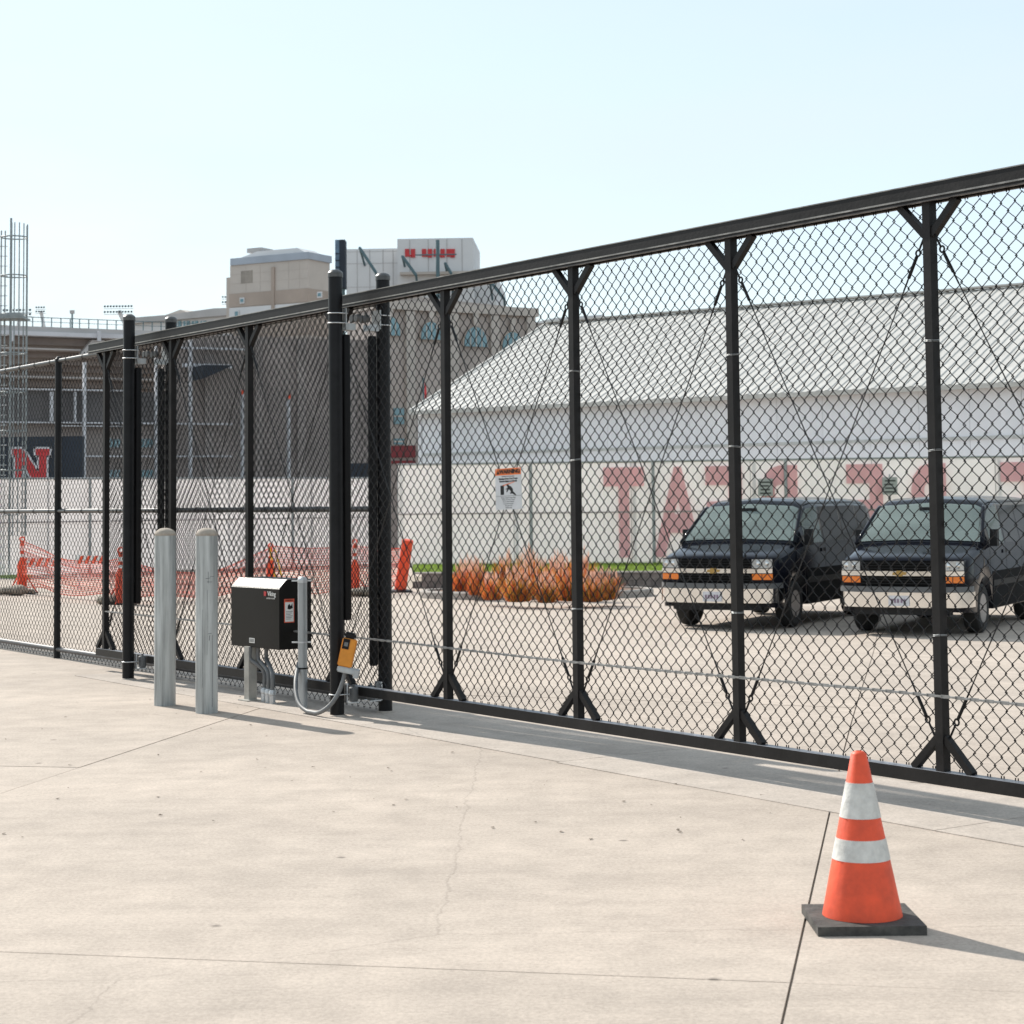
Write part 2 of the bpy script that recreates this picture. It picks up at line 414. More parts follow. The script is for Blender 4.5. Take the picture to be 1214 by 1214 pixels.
# ------------------------------------------------------------------ sliding gate
ZB, ZT, D = 0.2105, 3.1303, 0.0914
gate = thing('sliding_gate', 'long black chain link cantilever sliding gate with cable bracing, across the photo', 'gate', G0, RZ)
K0, K1 = -4, 5
xl, xr = K0 * S - 0.36, K1 * S + 0.2
bm = BX(xl, xr, -0.045, 0.045, ZT + 0.026, ZT + 0.094); obj('top_rail', bm, BEAM, gate, bevel=0.006)
tr = [o for o in gate.children][-1]
GLINT_LIP = mat('rail_glint_and_lip', (0.30, 0.275, 0.25), 0.32, 0.6, 0.3, 9)
obj('glint_strip', BX(xl + 0.002, xr - 0.002, -0.0475, -0.041, ZT + 0.0905, ZT + 0.0965), GLINT_LIP, tr)  # paler strip paints the sun glint along the beam's top corner
for sy_ in (-1, 1):
    obj('track_lip', BX(xl + 0.002, xr - 0.002, min(sy_ * .052, sy_ * .03), max(sy_ * .052, sy_ * .03), ZT + 0.0165, ZT + 0.0255), GLINT_LIP, tr)
    obj('track_lip', BX(xl + 0.002, xr - 0.002, min(sy_ * .050, sy_ * .034), max(sy_ * .050, sy_ * .034), ZT - 0.003, ZT + 0.004), mat('lip_brown', (0.11, 0.095, 0.085), 0.4, 0.4, 0.3, 9), tr)
    obj('track_web', BX(xl + 0.002, xr - 0.002, min(sy_ * .046, sy_ * .040), max(sy_ * .046, sy_ * .040), ZT + 0.0045, ZT + 0.016), BEAM, tr)
xb = K0 * S - 0.16
obj('bottom_rail', BX(xb, xr, -0.036, 0.036, ZB - 0.066, ZB), BEAM, gate, bevel=0.005)
obj('rail_top_sheen', BX(xb + 0.002, xr - 0.002, -0.0345, 0.0345, ZB + 0.0004, ZB + 0.002), mat('dusty_sheen', (0.22, 0.225, 0.25), 0.45, 0.2, 0.25, 6), gate)  # thin grey sheet paints the sheen and dust of the lit rail top
up_m = obj('upright', BX(-0.026, 0.026, -0.026, 0.026, ZB + 0.002, ZT + 0.010), BEAM, gate, bevel=0.004)
BR = 0.17
def brace_bm(sx, top):
    bm = bmesh.new()
    z0, z1 = (ZT - 0.002, ZT - BR) if top else (ZB + 0.003, ZB + BR)
    a = Vector((sx * (0.026 + BR), 0, z0)); b = Vector((sx * 0.024, 0, z1))
    d = (b - a).normalized(); n = Vector((0, 1, 0)); u = d.cross(n)
    w = 0.019
    ring = lambda p: [bm.verts.new(p + n * s1 * w + u * s2 * w) for s1, s2 in ((-1, -1), (1, -1), (1, 1), (-1, 1))]
    r0, r1 = ring(a), ring(b)
    bm.faces.new(r0); bm.faces.new(r1[::-1])
    for k in range(4): bm.faces.new((r0[k], r0[(k + 1) % 4], r1[(k + 1) % 4], r1[k]))
    return bm
br = {}
for sx in (-1, 1):
    for top in (0, 1): br[(sx, top)] = obj('brace', brace_bm(sx, top), BEAM, gate)
bm = bmesh.new()
for zz in (-0.003, 0.003):
    torus(bm, 0.037, 0.0012, Matrix.Translation((0, 0, zz)) @ Matrix.Diagonal((0.98, 0.98, 1, 1)), 12, 4)
tie = obj('tie_wire', bm, GALV, gate)
first = True
for k in range(K0, K1 + 1):
    x = k * S
    if first:
        up_m.location.x = x
        for b in br.values(): b.location.x = x
    else:
        inst(up_m, gate, (x, 0, 0))
        for key, b in br.items():
            inst(b, gate, (x, 0, 0))
    for i, z in enumerate((0.95, 1.86, 2.46) if k >= 1 else ()):
        z += random.uniform(-.06, .06)
        rot = (random.uniform(-.12, .12), random.uniform(-.12, .12), random.uniform(0, 3))
        if k == 1 and i == 0: tie.location = (x, 0, z)
        else: inst(tie, gate, (x, 0, z), rot)
    first = False
chainlink('chain_link_mesh', xb + 0.12, xr, ZB + 0.016, ZT - 0.014, D, 0.0032, BLACKV, gate, 0.034, 0.012)
# diagonal cables with turnbuckles
def cable(x0, z0, x1, z1, yy):
    a, b = Vector((x0, yy, z0)), Vector((x1, yy, z1)); d = (b - a).normalized()
    bm = bmesh.new(); tube(bm, [a + d * 0.30, b - d * 0.30], 0.0036, 5)
    cb = obj('cable', bm, BLACK, gate)
    for p, dd in ((a, d), (b, -d)):
        bm = bmesh.new()
        tube(bm, [p, p + dd * 0.075], 0.006, 5)
        m = Matrix.Translation(p + dd * 0.092) @ Matrix.Rotation(PI / 2, 4, 'X')
        torus(bm, 0.016, 0.0055, m, 10, 5)
        tube(bm, [p + dd * 0.112, p + dd * 0.235], 0.0095, 6); tube(bm, [p + dd * 0.235, p + dd * 0.31], 0.005, 5)
        obj('turnbuckle', bm, BLACK, cb)
for k in range(K0, K1):
    xa, xb2 = k * S + 0.045, (k + 1) * S - 0.045
    cable(xa, ZT - BR - 0.005, xb2, ZB + BR + 0.005, -0.008)
    cable(xa, ZB + BR + 0.005, xb2, ZT - BR - 0.005, 0.008)
# drive chain: alternating links
CHZ = 0.585
x = xb + 0.3; V, Fc = [], []
bm = bmesh.new(); step = 0.048; i = 0
while x < xr - 0.1:
    zz = CHZ - 0.012 * math.sin(max(0, x + 0.4) * 0.9) * (x > -0.4)
    if i % 2: box(bm, x, x + step * 1.15, -0.061, -0.055, zz - 0.0085, zz + 0.0085)
    else: box(bm, x, x + step * 1.15, -0.066, -0.050, zz - 0.0045, zz + 0.0045)
    x += step; i += 1
o = obj('drive_chain', bm, mat('chain_zinc', (0.30, 0.30, 0.295), 0.5, 0.45, 0.2, 30), gate); o['kind'] = 'stuff'

# ------------------------------------------------------------------ fixed fence behind the gate
FY = 0.2118; FH = 3.168; FT0, FT1 = -15.0, -1.2319
fence = thing('chain_link_fence', 'fixed black chain link fence with three rails at left, behind the gate tail', 'fence', wpt(0, FY), RZ)
RAILG = mat('rail_gloss', (0.016, 0.016, 0.017), 0.33, 0, 0.25, 9, spec=0.7)
def rail(x0, x1, z, r, yy=0.0): return TB([(x0, yy, z), (x1, yy, z)], r, 12)
obj('top_rail', rail(FT0, FT1 - 0.05, FH, 0.023), RAILG, fence, smooth='auto')
obj('middle_rail', rail(FT0, FT1 - 0.05, 1.56, 0.023), RAILG, fence, smooth='auto')
obj('bottom_rail', rail(FT0, FT1 - 0.05, 0.095, 0.026), mat('dusty_rail', (0.085, 0.087, 0.095), 0.5, 0.1, 0.3, 5), fence, smooth='auto')
bm = bmesh.new(); lathe(bm, [(0.036, 0), (0.036, FH - 0.02), (0.040, FH - 0.015), (0.040, FH + 0.02), (0.02, FH + 0.045), (0, FH + 0.05)], 14)
fp = obj('post', bm, BLACK, fence, smooth='auto'); fp.location = (-8.0464, 0, 0)
inst(fp, fence, (-11.4, 0, 0)); inst(fp, fence, (-14.8, 0, 0))
bm = bmesh.new()
torus(bm, 0.027, 0.0028, Matrix.Rotation(PI / 2, 4, 'Y'), 10, 4)
ft = obj('tie_wire', bm, BLACK, fence)
first = True
x = FT0 + 0.3
while x < FT1 - 0.1:
    for z in (FH, 1.56):
        if first: ft.location = (x, 0, z); first = False
        else: inst(ft, fence, (x, 0, z))
    x += 0.46
chainlink('chain_link_mesh', FT0, FT1, 0.02, FH + 0.04, D, 0.0029, BLACKV, fence, 0.034, 0.010)

# ------------------------------------------------------------------ roller posts in two pairs
PH = 3.3602
def gate_post(t, side, label, lower_guard):
    """side -1: camera side of the gate, +1: behind it"""
    g = thing('gate_post', label, 'post', wpt(t, side * FY), RZ, 'posts carrying the gate rollers')
    s = -side                                  # local y towards the gate
    bm = bmesh.new(); lathe(bm, [(0.054, 0), (0.054, PH)], 28); obj('pole', bm, BLACK, g, smooth='auto')
    bm = bmesh.new(); lathe(bm, [(0.0585, -0.02), (0.0595, 0.012), (0.050, 0.026), (0.03, 0.037), (0, 0.041)], 28, (0, 0, PH))
    obj('cap', bm, mat('pressed_cap', (0.10, 0.10, 0.10), 0.4, 0.4, 0.2, 20), g, smooth='auto')
    for z in (3.06, 2.985, 0.165):
        bm = bmesh.new(); torus(bm, 0.0585, 0.0048, Matrix.Translation((0, 0, z)) @ Matrix.Rotation(-s * 0.0, 4, 'Z'), 20, 6, 0 if s < 0 else PI, PI if s < 0 else 2 * PI)
        for xx in (-0.0585, 0.0585): tube(bm, [(xx, 0, z), (xx, s * 0.075, z)], 0.0048, 6)
        obj('u_bolt', bm, GALVB, g, smooth=True)
    # upper roller carrier: C plate, flange and wheels
    bm = bmesh.new()
    box(bm, -0.065, 0.065, s * 0.056, s * 0.064, 2.95, 3.10)
    box(bm, -0.05, 0.05, s * 0.0645, s * 0.150, 2.935, 2.947)
    box(bm, -0.05, -0.043, s * 0.0645, s * 0.15, 2.9475, 2.985)
    box(bm, 0.043, 0.05, s * 0.0645, s * 0.15, 2.9475, 2.985)
    rb = obj('roller_bracket', bm, GALV, g)
    for xx in (-0.035, 0.035):
        bm = bmesh.new(); m = Matrix.Translation((xx, s * 0.17, 3.03)) @ Matrix.Rotation(PI / 2, 4, 'X')
        lathe(bm, [(0.0, -0.014), (0.028, -0.014), (0.032, -0.006), (0.032, 0.006), (0.028, 0.014), (0, 0.014)], 14)
        bmesh.ops.transform(bm, matrix=m, verts=bm.verts); obj('wheel', bm, mat('roller_nylon', (0.08, 0.08, 0.08), 0.5), rb, smooth='auto')
    # black pinch guard tube standing between post and gate
    gx = 0.0 if side < 0 else -0.02
    bm = bmesh.new(); lathe(bm, [(0.0, lower_guard), (0.030, lower_guard), (0.034, lower_guard + 0.012), (0.034, 2.88), (0.030, 2.90), (0, 2.90)], 16, (gx, s * 0.090, 0))
    obj('guard_tube', bm, mat('guard_rubber', (0.007, 0.007, 0.008), 0.55, 0, 0.2, 8, spec=0.2), g, smooth='auto')
    bm = bmesh.new()
    for z in (0.9, 1.7, 2.4): box(bm, gx - 0.012, gx + 0.012, min(s * 0.05, s * 0.075), max(s * 0.05, s * 0.075), z, z + 0.03)
    obj('guard_clip', bm, BLACK, g)
    # lower guide roller on a galvanised bracket
    bm = bmesh.new()
    box(bm, -0.05, 0.05, min(s * 0.056, s * 0.066), max(s * 0.056, s * 0.066), 0.10, 0.24)
    box(bm, -0.05, 0.05, min(s * 0.0665, s * 0.165), max(s * 0.0665, s * 0.165), 0.095, 0.104)
    lb = obj('guide_bracket', bm, GALVB, g)
    bm = bmesh.new(); lathe(bm, [(0.0, 0.106), (0.030, 0.106), (0.036, 0.118), (0.036, 0.205), (0.028, 0.214), (0.010, 0.214), (0.010, 0.232), (0, 0.232)], 16, (0.015, s * 0.135, 0))
    obj('guide_roller', bm, mat('roller_grey', (0.13, 0.135, 0.14), 0.6, 0, 0.15, 18), lb, smooth='auto')
    bm = bmesh.new(); lathe(bm, [(0.075, 0), (0.070, 0.006), (0.056, 0.010)], 22, (0, 0, 0.004)); obj('grout_collar', bm, APRON, g)
    return g
gate_post(-1.2319, -1, 'tall black capped gate post beside the yellow sensor, nearer the camera', 0.72)
gate_post(-1.2319, 1, 'tall black capped gate post behind the gate mesh, right of the operator box', 0.36)
gate_post(-5.1721, -1, 'leftmost tall black capped gate post, standing left of the bollards', 0.70)
gate_post(-5.1721, 1, 'tall black capped gate post rising behind the left bollard, beyond the gate', 0.36)

# ------------------------------------------------------------------ bollards
def bollard(px, py, pytop, label, tilt):
    P = gp(px, py); s = ppm(P.y); h = (py - pytop) / s
    b = thing('bollard', label, 'bollard', P, random.uniform(0, 6), 'bollards guarding the gate operator')
    r = 0.086
    bm = bmesh.new(); lathe(bm, [(r, -0.03), (r, h - 0.062), (r - 0.006, h - 0.060)], 40); obj('pipe', bm, BOLL, b, smooth='auto')
    bm = bmesh.new()
    prof = [(r - 0.004, h - 0.066)] + [((r + 0.001) * math.cos(a), h - 0.058 + 0.058 * math.sin(a)) for a in np.linspace(0.05, PI / 2 - 0.02, 8)] + [(0, h)]
    lathe(bm, prof, 32)
    for v in bm.verts: v.co += Vector((random.uniform(-1, 1), random.uniform(-1, 1), random.uniform(-1, 1))) * 0.0016
    obj('mortar_cap', bm, CAPC, b, smooth=True)
    b.rotation_euler = (tilt, 0, random.uniform(0, 6))
    return b, h
bollard(195.5, 836, 628.5, 'left one of two round grey steel bollards with domed mortar cap', 0.004)
b2, h2 = bollard(245, 845, 628.5, 'right one of two round grey steel bollards, beside the black box, marked in pen', -0.003)
bm = bmesh.new()                                # pen scribbles and scuffs facing the camera
mk = thing('tmp', 'x', 'x'); bpy.data.objects.remove(mk)
ca = math.atan2(-b2.location.y, -b2.location.x) - b2.rotation_euler.z
def mark(a0, a1, z0, z1, w):
    n = 5; r = 0.0866
    for i in range(n):
        f0, f1 = i / n, (i + 1) / n
        A = (ca + a0 + (a1 - a0) * f0, z0 + (z1 - z0) * f0); B = (ca + a0 + (a1 - a0) * f1, z0 + (z1 - z0) * f1)
        if abs(z1 - z0) > abs(a1 - a0) * r: off = ((w / r, 0))
        else: off = (0, w)
        q = [(A[0], A[1]), (B[0], B[1]), (B[0] + off[0], B[1] + off[1]), (A[0] + off[0], A[1] + off[1])]
        bm.faces.new([bm.verts.new((r * math.cos(a), r * math.sin(a), z)) for a, z in q])
mark(-.1, .35, 1.035, 1.04, .003); mark(.0, .5, 1.01, 1.008, .003); mark(.12, .12, 1.0, 1.09, .003); mark(.3, .7, 1.052, 1.05, .0025)
mark(.1, .45, .61, .613, .003); mark(.2, .25, .56, .60, .004); mark(.02, .06, .45, .95, .002); mark(-.4, -.38, .2, .8, .002); mark(.5, .52, .05, .6, .003)
o = obj('pen_marks', bm, mat('pen_ink', (0.06, 0.065, 0.07), 0.8), b2, keep_normals=True)

# ------------------------------------------------------------------ gate operator
OPB = mat('operator_black', (0.008, 0.0075, 0.007), 0.36, 0, 0.25, 4, 0.1, 120, spec=0.16)
POST = gp(297, 831)
ORZ = -math.radians(52)
op = thing('gate_operator', 'black metal gate operator box with sloped hood on a square post', 'gate operator', POST, ORZ)
# local x along the front face to the near right, y into the scene behind the face
# front bottom right corner seen at px 335,771
BD = POST.y
def loc_op(P): return Matrix.Rotation(-ORZ, 4, 'Z') @ (Vector(P) - POST)
s_ = ppm(BD)
zb_, zt_ = EYE - (768 - 599.0) / s_ , EYE - (685.0 - 599.0) / s_
zb_ += 0.02
wid, dep = 0.77, 0.30
x0, x1 = -0.28, wid - 0.28
y0, y1 = -0.02, dep - 0.02
ch = 0.075
bm = PR([(y0, zb_), (y1, zb_), (y1, zt_), (y0 + ch, zt_), (y0, zt_ - ch)], x0, x1, axis='x')
obj('cabinet', bm, OPB, op, bevel=0.006)
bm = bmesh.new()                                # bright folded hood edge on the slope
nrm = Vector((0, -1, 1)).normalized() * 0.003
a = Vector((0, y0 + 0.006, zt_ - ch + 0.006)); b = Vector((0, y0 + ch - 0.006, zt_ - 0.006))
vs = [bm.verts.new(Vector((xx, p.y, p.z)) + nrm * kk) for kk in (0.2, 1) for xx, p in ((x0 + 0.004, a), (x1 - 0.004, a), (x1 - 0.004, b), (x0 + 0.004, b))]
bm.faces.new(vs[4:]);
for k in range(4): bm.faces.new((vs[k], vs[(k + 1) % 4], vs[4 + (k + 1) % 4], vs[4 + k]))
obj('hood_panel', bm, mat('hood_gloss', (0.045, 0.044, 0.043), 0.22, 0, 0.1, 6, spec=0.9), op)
FR = (PI / 2, 0, 0)                              # text facing local -y
obj('logo_mark', PR([(x1 - 0.235, zt_ - ch - 0.060), (x1 - 0.205, zt_ - ch - 0.060), (x1 - 0.198, zt_ - ch - 0.028), (x1 - 0.235, zt_ - ch - 0.022)], y0 - 0.003, y0 - 0.0005), RED, op)
text('logo_text', 'Viking', 0.052, WHITE, op, (x1 - 0.115, y0 - 0.0015, zt_ - ch - 0.042), FR, 0.001, bold=0.0008)
text('logo_text', 'ACCESS SYSTEMS', 0.017, WHITE, op, (x1 - 0.13, y0 - 0.0015, zt_ - ch - 0.078), FR, 0.001)
pl = obj('data_plate', BX(x0 + 0.30, x0 + 0.385, y0 - 0.003, y0 - 0.0004, zb_ + 0.035, zb_ + 0.075), WHITE, op)
for zz in (0.045, 0.054, 0.063): obj('data_line', BX(x0 + 0.308, x0 + 0.375, y0 - 0.0045, y0 - 0.0031, zb_ + zz, zb_ + zz + 0.004), BLACK, pl)
# warning sticker on the right side face
sy = y0 + 0.045
st = obj('warning_sticker', BX(x1 + 0.0004, x1 + 0.002, sy, sy + 0.095, zt_ - 0.345, zt_ - 0.155), mat('sticker_red', (0.62, 0.10, 0.05), 0.5), op)
obj('sticker_panel', BX(x1 + 0.0021, x1 + 0.003, sy + 0.008, sy + 0.087, zt_ - 0.337, zt_ - 0.182), WHITE, st)
obj('sticker_figure', PR([(sy + 0.03, zt_ - 0.235), (sy + 0.035, zt_ - 0.205), (sy + 0.05, zt_ - 0.195), (sy + 0.06, zt_ - 0.215), (sy + 0.075, zt_ - 0.19), (sy + 0.08, zt_ - 0.23), (sy + 0.05, zt_ - 0.24)], x1 + 0.0031, x1 + 0.004, axis='x'), BLACK, st)
for i in range(6): obj('sticker_line', BX(x1 + 0.0031, x1 + 0.0037, sy + 0.016, sy + 0.078 - 0.01 * (i % 3), zt_ - 0.258 - i * 0.012, zt_ - 0.254 - i * 0.012), CONDUIT, st)
text('sticker_word', 'WARNING', 0.015, BLACK, st, (x1 + 0.0024, sy + 0.0475, zt_ - 0.168), (PI / 2, 0, PI / 2), 0.0006)
obj('support_post', BX(-0.038, 0.038, -0.038, 0.038, 0, zb_ + 0.004), mat('post_galv', (0.42, 0.41, 0.38), 0.6, 0.3, 0.15, 8), op, bevel=0.006)
obj('base_flange', BX(-0.075, 0.075, -0.075, 0.075, 0.0046, 0.014), MATS['post_galv'], op)
obj('keyhole', BX(x0 + 0.02, x0 + 0.05, y0 - 0.002, y0 - 0.0004, zb_ + 0.02, zb_ + 0.028), BLACK, op)
# flexible conduits from the box bottom into stub fittings
for i, (px, py) in enumerate(((313, 832), (318, 833.5), (323, 835))):
    Pg = loc_op(gp(px, py)); Pg.z = 0
    topx = 0.03 + i * 0.045
    tp = Vector((topx, -0.02 + 0.05 * i, zb_ + 0.004))
    pts = [tp, tp + Vector((0.0, 0, -0.10)), tp.lerp(Pg, 0.45) + Vector((0, 0, 0.06)), Vector((Pg.x, Pg.y, 0.24)), Vector((Pg.x, Pg.y, 0.10))]
    # smooth
    sm = []
    for k in range(len(pts) - 1):
        p0 = pts[max(k - 1, 0)]; p1 = pts[k]; p2 = pts[k + 1]; p3 = pts[min(k + 2, len(pts) - 1)]
        for u in np.linspace(0, 1, 6, endpoint=False):
            sm.append(0.5 * ((2 * p1) + (p2 - p0) * u + (2 * p0 - 5 * p1 + 4 * p2 - p3) * u * u + (3 * p1 - p0 - 3 * p2 + p3) * u ** 3))
    sm.append(pts[-1])
    cd = obj('conduit', TB(sm, 0.017, 8), CONDUIT, op, smooth=True)
    bm = bmesh.new(); lathe(bm, [(0.024, 0), (0.024, 0.07), (0.029, 0.075), (0.029, 0.10), (0.020, 0.115)], 12, (Pg.x, Pg.y, 0)); obj('fitting', bm, GALVB, cd, smooth='auto')

# ------------------------------------------------------------------ vent pipe beside the box
PP = gp(359, 839); s = ppm(PP.y)
pp = thing('standpipe', 'grey galvanised pipe with rounded top strapped to the side of the black box', 'pipe', PP)
ph = (839 - 685.5) / s; r = 0.037
bm = bmesh.new(); lathe(bm, [(r, 0), (r, ph - 0.035)], 24); obj('pipe', bm, GALV, pp, smooth='auto')
bm = bmesh.new(); lathe(bm, [(r + 0.002, ph - 0.05), (r + 0.002, ph - 0.03)] + [((r + 0.002) * math.cos(a), ph - 0.03 + 0.03 * math.sin(a)) for a in (0.4, 0.8, 1.2)] + [(0, ph)], 24); obj('cap', bm, GALVB, pp, smooth='auto')
for yy, m_ in ((690.5, GALVB), (762.5, GALVB), (793, BLACK)):
    z = (839 - yy) / s
    bm = bmesh.new(); lathe(bm, [(r, z - 0.006), (r + 0.005, z - 0.006), (r + 0.005, z + 0.006), (r, z + 0.006)], 24)
    if m_ is GALVB: box(bm, -0.085, 0.07, -0.006, 0.0, z - 0.006, z + 0.006)
    obj('strap', bm, m_, pp)

# ------------------------------------------------------------------ yellow sensor with its flexible conduit
SY = wpt(-1.2319, -FY).y - 0.125
def SP(px, py, y=SY): return dp(px, py, y)
base = SP(410, 794)
se = thing('safety_sensor', 'tilted yellow safety sensor with black top strapped to the gate post', 'sensor', base)
a, b = SP(408.5, 790), SP(415.5, 757); ax = (b - a).normalized()
ln = (b - a).length
m = (Vector((0, -1, 0)).cross(ax)).normalized(); yv = ax.cross(m)
SM = Matrix((m, yv, ax)).transposed().to_4x4(); SM.translation = a - base
bm = bmesh.new(); box(bm, -0.055, 0.055, -0.035, 0.04, 0, ln); bmesh.ops.transform(bm, matrix=SM, verts=bm.verts); obj('housing', bm, YELLOW, se, bevel=0.008)
def seb(name, mt, *bb, bev=0):
    bm = bmesh.new(); box(bm, *bb); bmesh.ops.transform(bm, matrix=SM, verts=bm.verts); return obj(name, bm, mt, se, bevel=bev)
seb('top_cap', BLACK, -0.040, 0.048, -0.03, 0.034, ln + 0.001, ln + 0.045, bev=0.012)
sgn = 1 if (SM @ Vector((0, 0.1, 0))).y < (SM @ Vector((0, -0.1, 0))).y else -1
yf = 0.041 if sgn > 0 else -0.041
seb('window', BLACK, -0.004, 0.046, min(yf, yf - sgn * 0.005), max(yf, yf + sgn * 0.004), ln * 0.62, ln * 0.98)
seb('window_lens', CONDUIT, 0.006, 0.034, min(yf + sgn * 0.0045, yf + sgn * 0.007), max(yf + sgn * 0.0045, yf + sgn * 0.007), ln * 0.72, ln * 0.86)
seb('clamp', GALV, -0.09, 0.05, -0.04, 0.045, -0.045, -0.002, bev=0.008)
seb('clamp_arm', GALV, -0.12, -0.085, -0.03, 0.12, -0.06, 0.0)
cpx = [(409, 797), (407, 806), (402, 820), (394, 833), (384, 842), (374, 845.5), (364, 843), (355, 835), (351, 822), (350.5, 808), (352, 797), (354, 786)]
pts = []
for i, (x_, y_) in enumerate(cpx):
    k = i / (len(cpx) - 1)
    pts.append(dp(x_, y_, SY + (PP.y + 0.06 - SY) * max(0, (k - 0.35) / 0.65)) - base)
sm = []
for k in range(len(pts) - 1):
    p0 = pts[max(k - 1, 0)]; p1 = pts[k]; p2 = pts[k + 1]; p3 = pts[min(k + 2, len(pts) - 1)]
    for u in np.linspace(0, 1, 8, endpoint=False):
        sm.append(0.5 * ((2 * p1) + (p2 - p0) * u + (2 * p0 - 5 * p1 + 4 * p2 - p3) * u * u + (3 * p1 - p0 - 3 * p2 + p3) * u ** 3))
sm.append(pts[-1])
for p in sm: p.z = max(p.z, 0.026 - base.z)
rr = [0.0158 + 0.0011 * (i % 2) for i in range(len(sm))]
obj('conduit', TB(sm, rr, 10), CONDUIT, se, smooth=True)

# ------------------------------------------------------------------ warning sign on the gate mesh
P1, P2 = gp(533, 864), gp(687, 890)
def gate_at(px, py, q=0.0):                     # sight line meets the plane of the gate
    r = ray(px, py); d = (G0 + GN * q - CAM).dot(GN) / r.dot(GN); return CAM + r * d
A, B = gate_at(588, 580, -0.012), gate_at(618.5, 580, -0.012)
sw = (B - A).length; T_, Bt = gate_at(603, 555, -0.012), gate_at(603, 604, -0.012)
sh = T_.z - Bt.z
SGN = mat('sign_white', (0.60, 0.61, 0.63), 0.5, 0, 0.05, 8); SGO = mat('sign_orange', (0.80, 0.17, 0.025), 0.5, 0, 0.05, 8)
sg = thing('warning_sign', 'white and orange gate warning sign hung on the mesh where the cables cross', 'sign', Vector(((A.x + B.x) / 2, (A.y + B.y) / 2, Bt.z)), RZ)
sg.rotation_euler = (0, -0.02, RZ)
obj('panel', BX(-sw / 2, sw / 2, -0.0015, 0.0015, 0, sh), SGN, sg)
obj('header', BX(-sw / 2 + 0.001, sw / 2 - 0.001, -0.0035, -0.0016, sh * 0.835, sh - 0.001), SGO, sg)
text('header_text', 'WARNING', sh * 0.135, BLACK, sg, (sw * 0.07, -0.0042, sh * 0.915), FR, 0.0006, xs=sw * 0.66 / (sh * 0.135 * 4.0) , bold=0.002)
obj('hazard_triangle', PR([(-sw * .44, sh * .86), (-sw * .32, sh * .86), (-sw * .38, sh * .965)], -0.0046, -0.0036), BLACK, sg)
text('sign_text', 'MOVING GATE HAZARD', sh * 0.036, BLACK, sg, (0, -0.002, sh * 0.80), FR, 0.0004, xs=1.35)
text('sign_text', 'Moving Gate Can Cause', sh * 0.060, BLACK, sg, (0, -0.002, sh * 0.745), FR, 0.0004, xs=1.35, bold=0.001)
text('sign_text', 'Serious Injury or Death', sh * 0.060, BLACK, sg, (0, -0.002, sh * 0.685), FR, 0.0004, xs=1.3, bold=0.001)
def sp(name, poly, mt): obj(name, PR([(-sw / 2 + u * sw, sh * v) for u, v in poly], -0.0032, -0.0016), mt, sg)
sp('pictogram_cabinet', [(.2, .36), (.33, .36), (.33, .59), (.31, .60), (.31, .585), (.2, .585)], BLACK)
sp('pictogram_arm', [(.28, .565), (.74, .655), (.75, .67), (.28, .59)], SGO)
sp('pictogram_person', [(.44, .60), (.47, .615), (.52, .60), (.53, .575), (.60, .56), (.68, .49), (.68, .43), (.72, .415), (.80, .345), (.77, .335), (.66, .385), (.58, .375), (.57, .40), (.61, .42), (.57, .465), (.53, .49), (.45, .42), (.42, .43), (.48, .495), (.40, .48), (.40, .495), (.49, .535), (.45, .57)], BLACK)
obj('divider', BX(-sw / 2 + 0.002, sw / 2 - 0.002, -0.0032, -0.0016, sh * 0.325, sh * 0.333), CONDUIT, sg)
for i, l_ in enumerate(('Keep Clear! Gate May', 'Move At Any Time!', 'Do not allow children', 'to operate the gate.', 'This gate is for', 'vehicles only.')):
    text('sign_text', l_, sh * (0.052 if i < 2 else 0.042), CONDUIT, sg, (0, -0.002, sh * (0.285 - i * 0.048)), FR, 0.0004, xs=1.3)
for xx, zz in ((-.45, .97), (.45, .97), (-.45, .03), (.45, .03)):
    obj('sign_clip', BX(xx * sw - 0.004, xx * sw + 0.004, -0.006, 0.03, zz * sh - 0.003, zz * sh + 0.003), GALVB, sg)

# ------------------------------------------------------------------ traffic cone in front
CP = dp(1018, 890, 7.3); ctop = CP.z
cone = thing('traffic_cone', 'orange traffic cone with white collars standing in front of the gate', 'cone', (CP.x, CP.y, 0))
def cr_(z): return 0.150 - (0.150 - 0.027) * (z - 0.035) / (ctop - 0.035)
bm = bmesh.new(); lathe(bm, [(cr_(0.035), 0.035), (cr_(ctop - .012), ctop - 0.012), (0.020, ctop - 0.003), (0.011, ctop), (0.010, ctop - 0.02), (0, ctop - 0.03)], 32); obj('cone_body', bm, ORANGE, cone, smooth='auto')
bm = bmesh.new(); box(bm, -0.2, 0.2, -0.2, 0.2, 0.0, 0.034); obj('base', bm, mat('cone_base', (0.07, 0.066, 0.06), 0.9, 0, 0.35, 14, 0.5, 40), cone, bevel=0.012)
for z0, z1 in ((ctop * .62, ctop * .82), (ctop * .38, ctop * .50)):
    bm = bmesh.new(); lathe(bm, [(cr_(z0) + 0.002, z0), (cr_(z1) + 0.002, z1)], 32); obj('reflective_collar', bm, mat('scuffed_collar', (0.62, 0.61, 0.58), 0.6, 0, 0.14, 16, 0.3, 50), cone, smooth='auto')
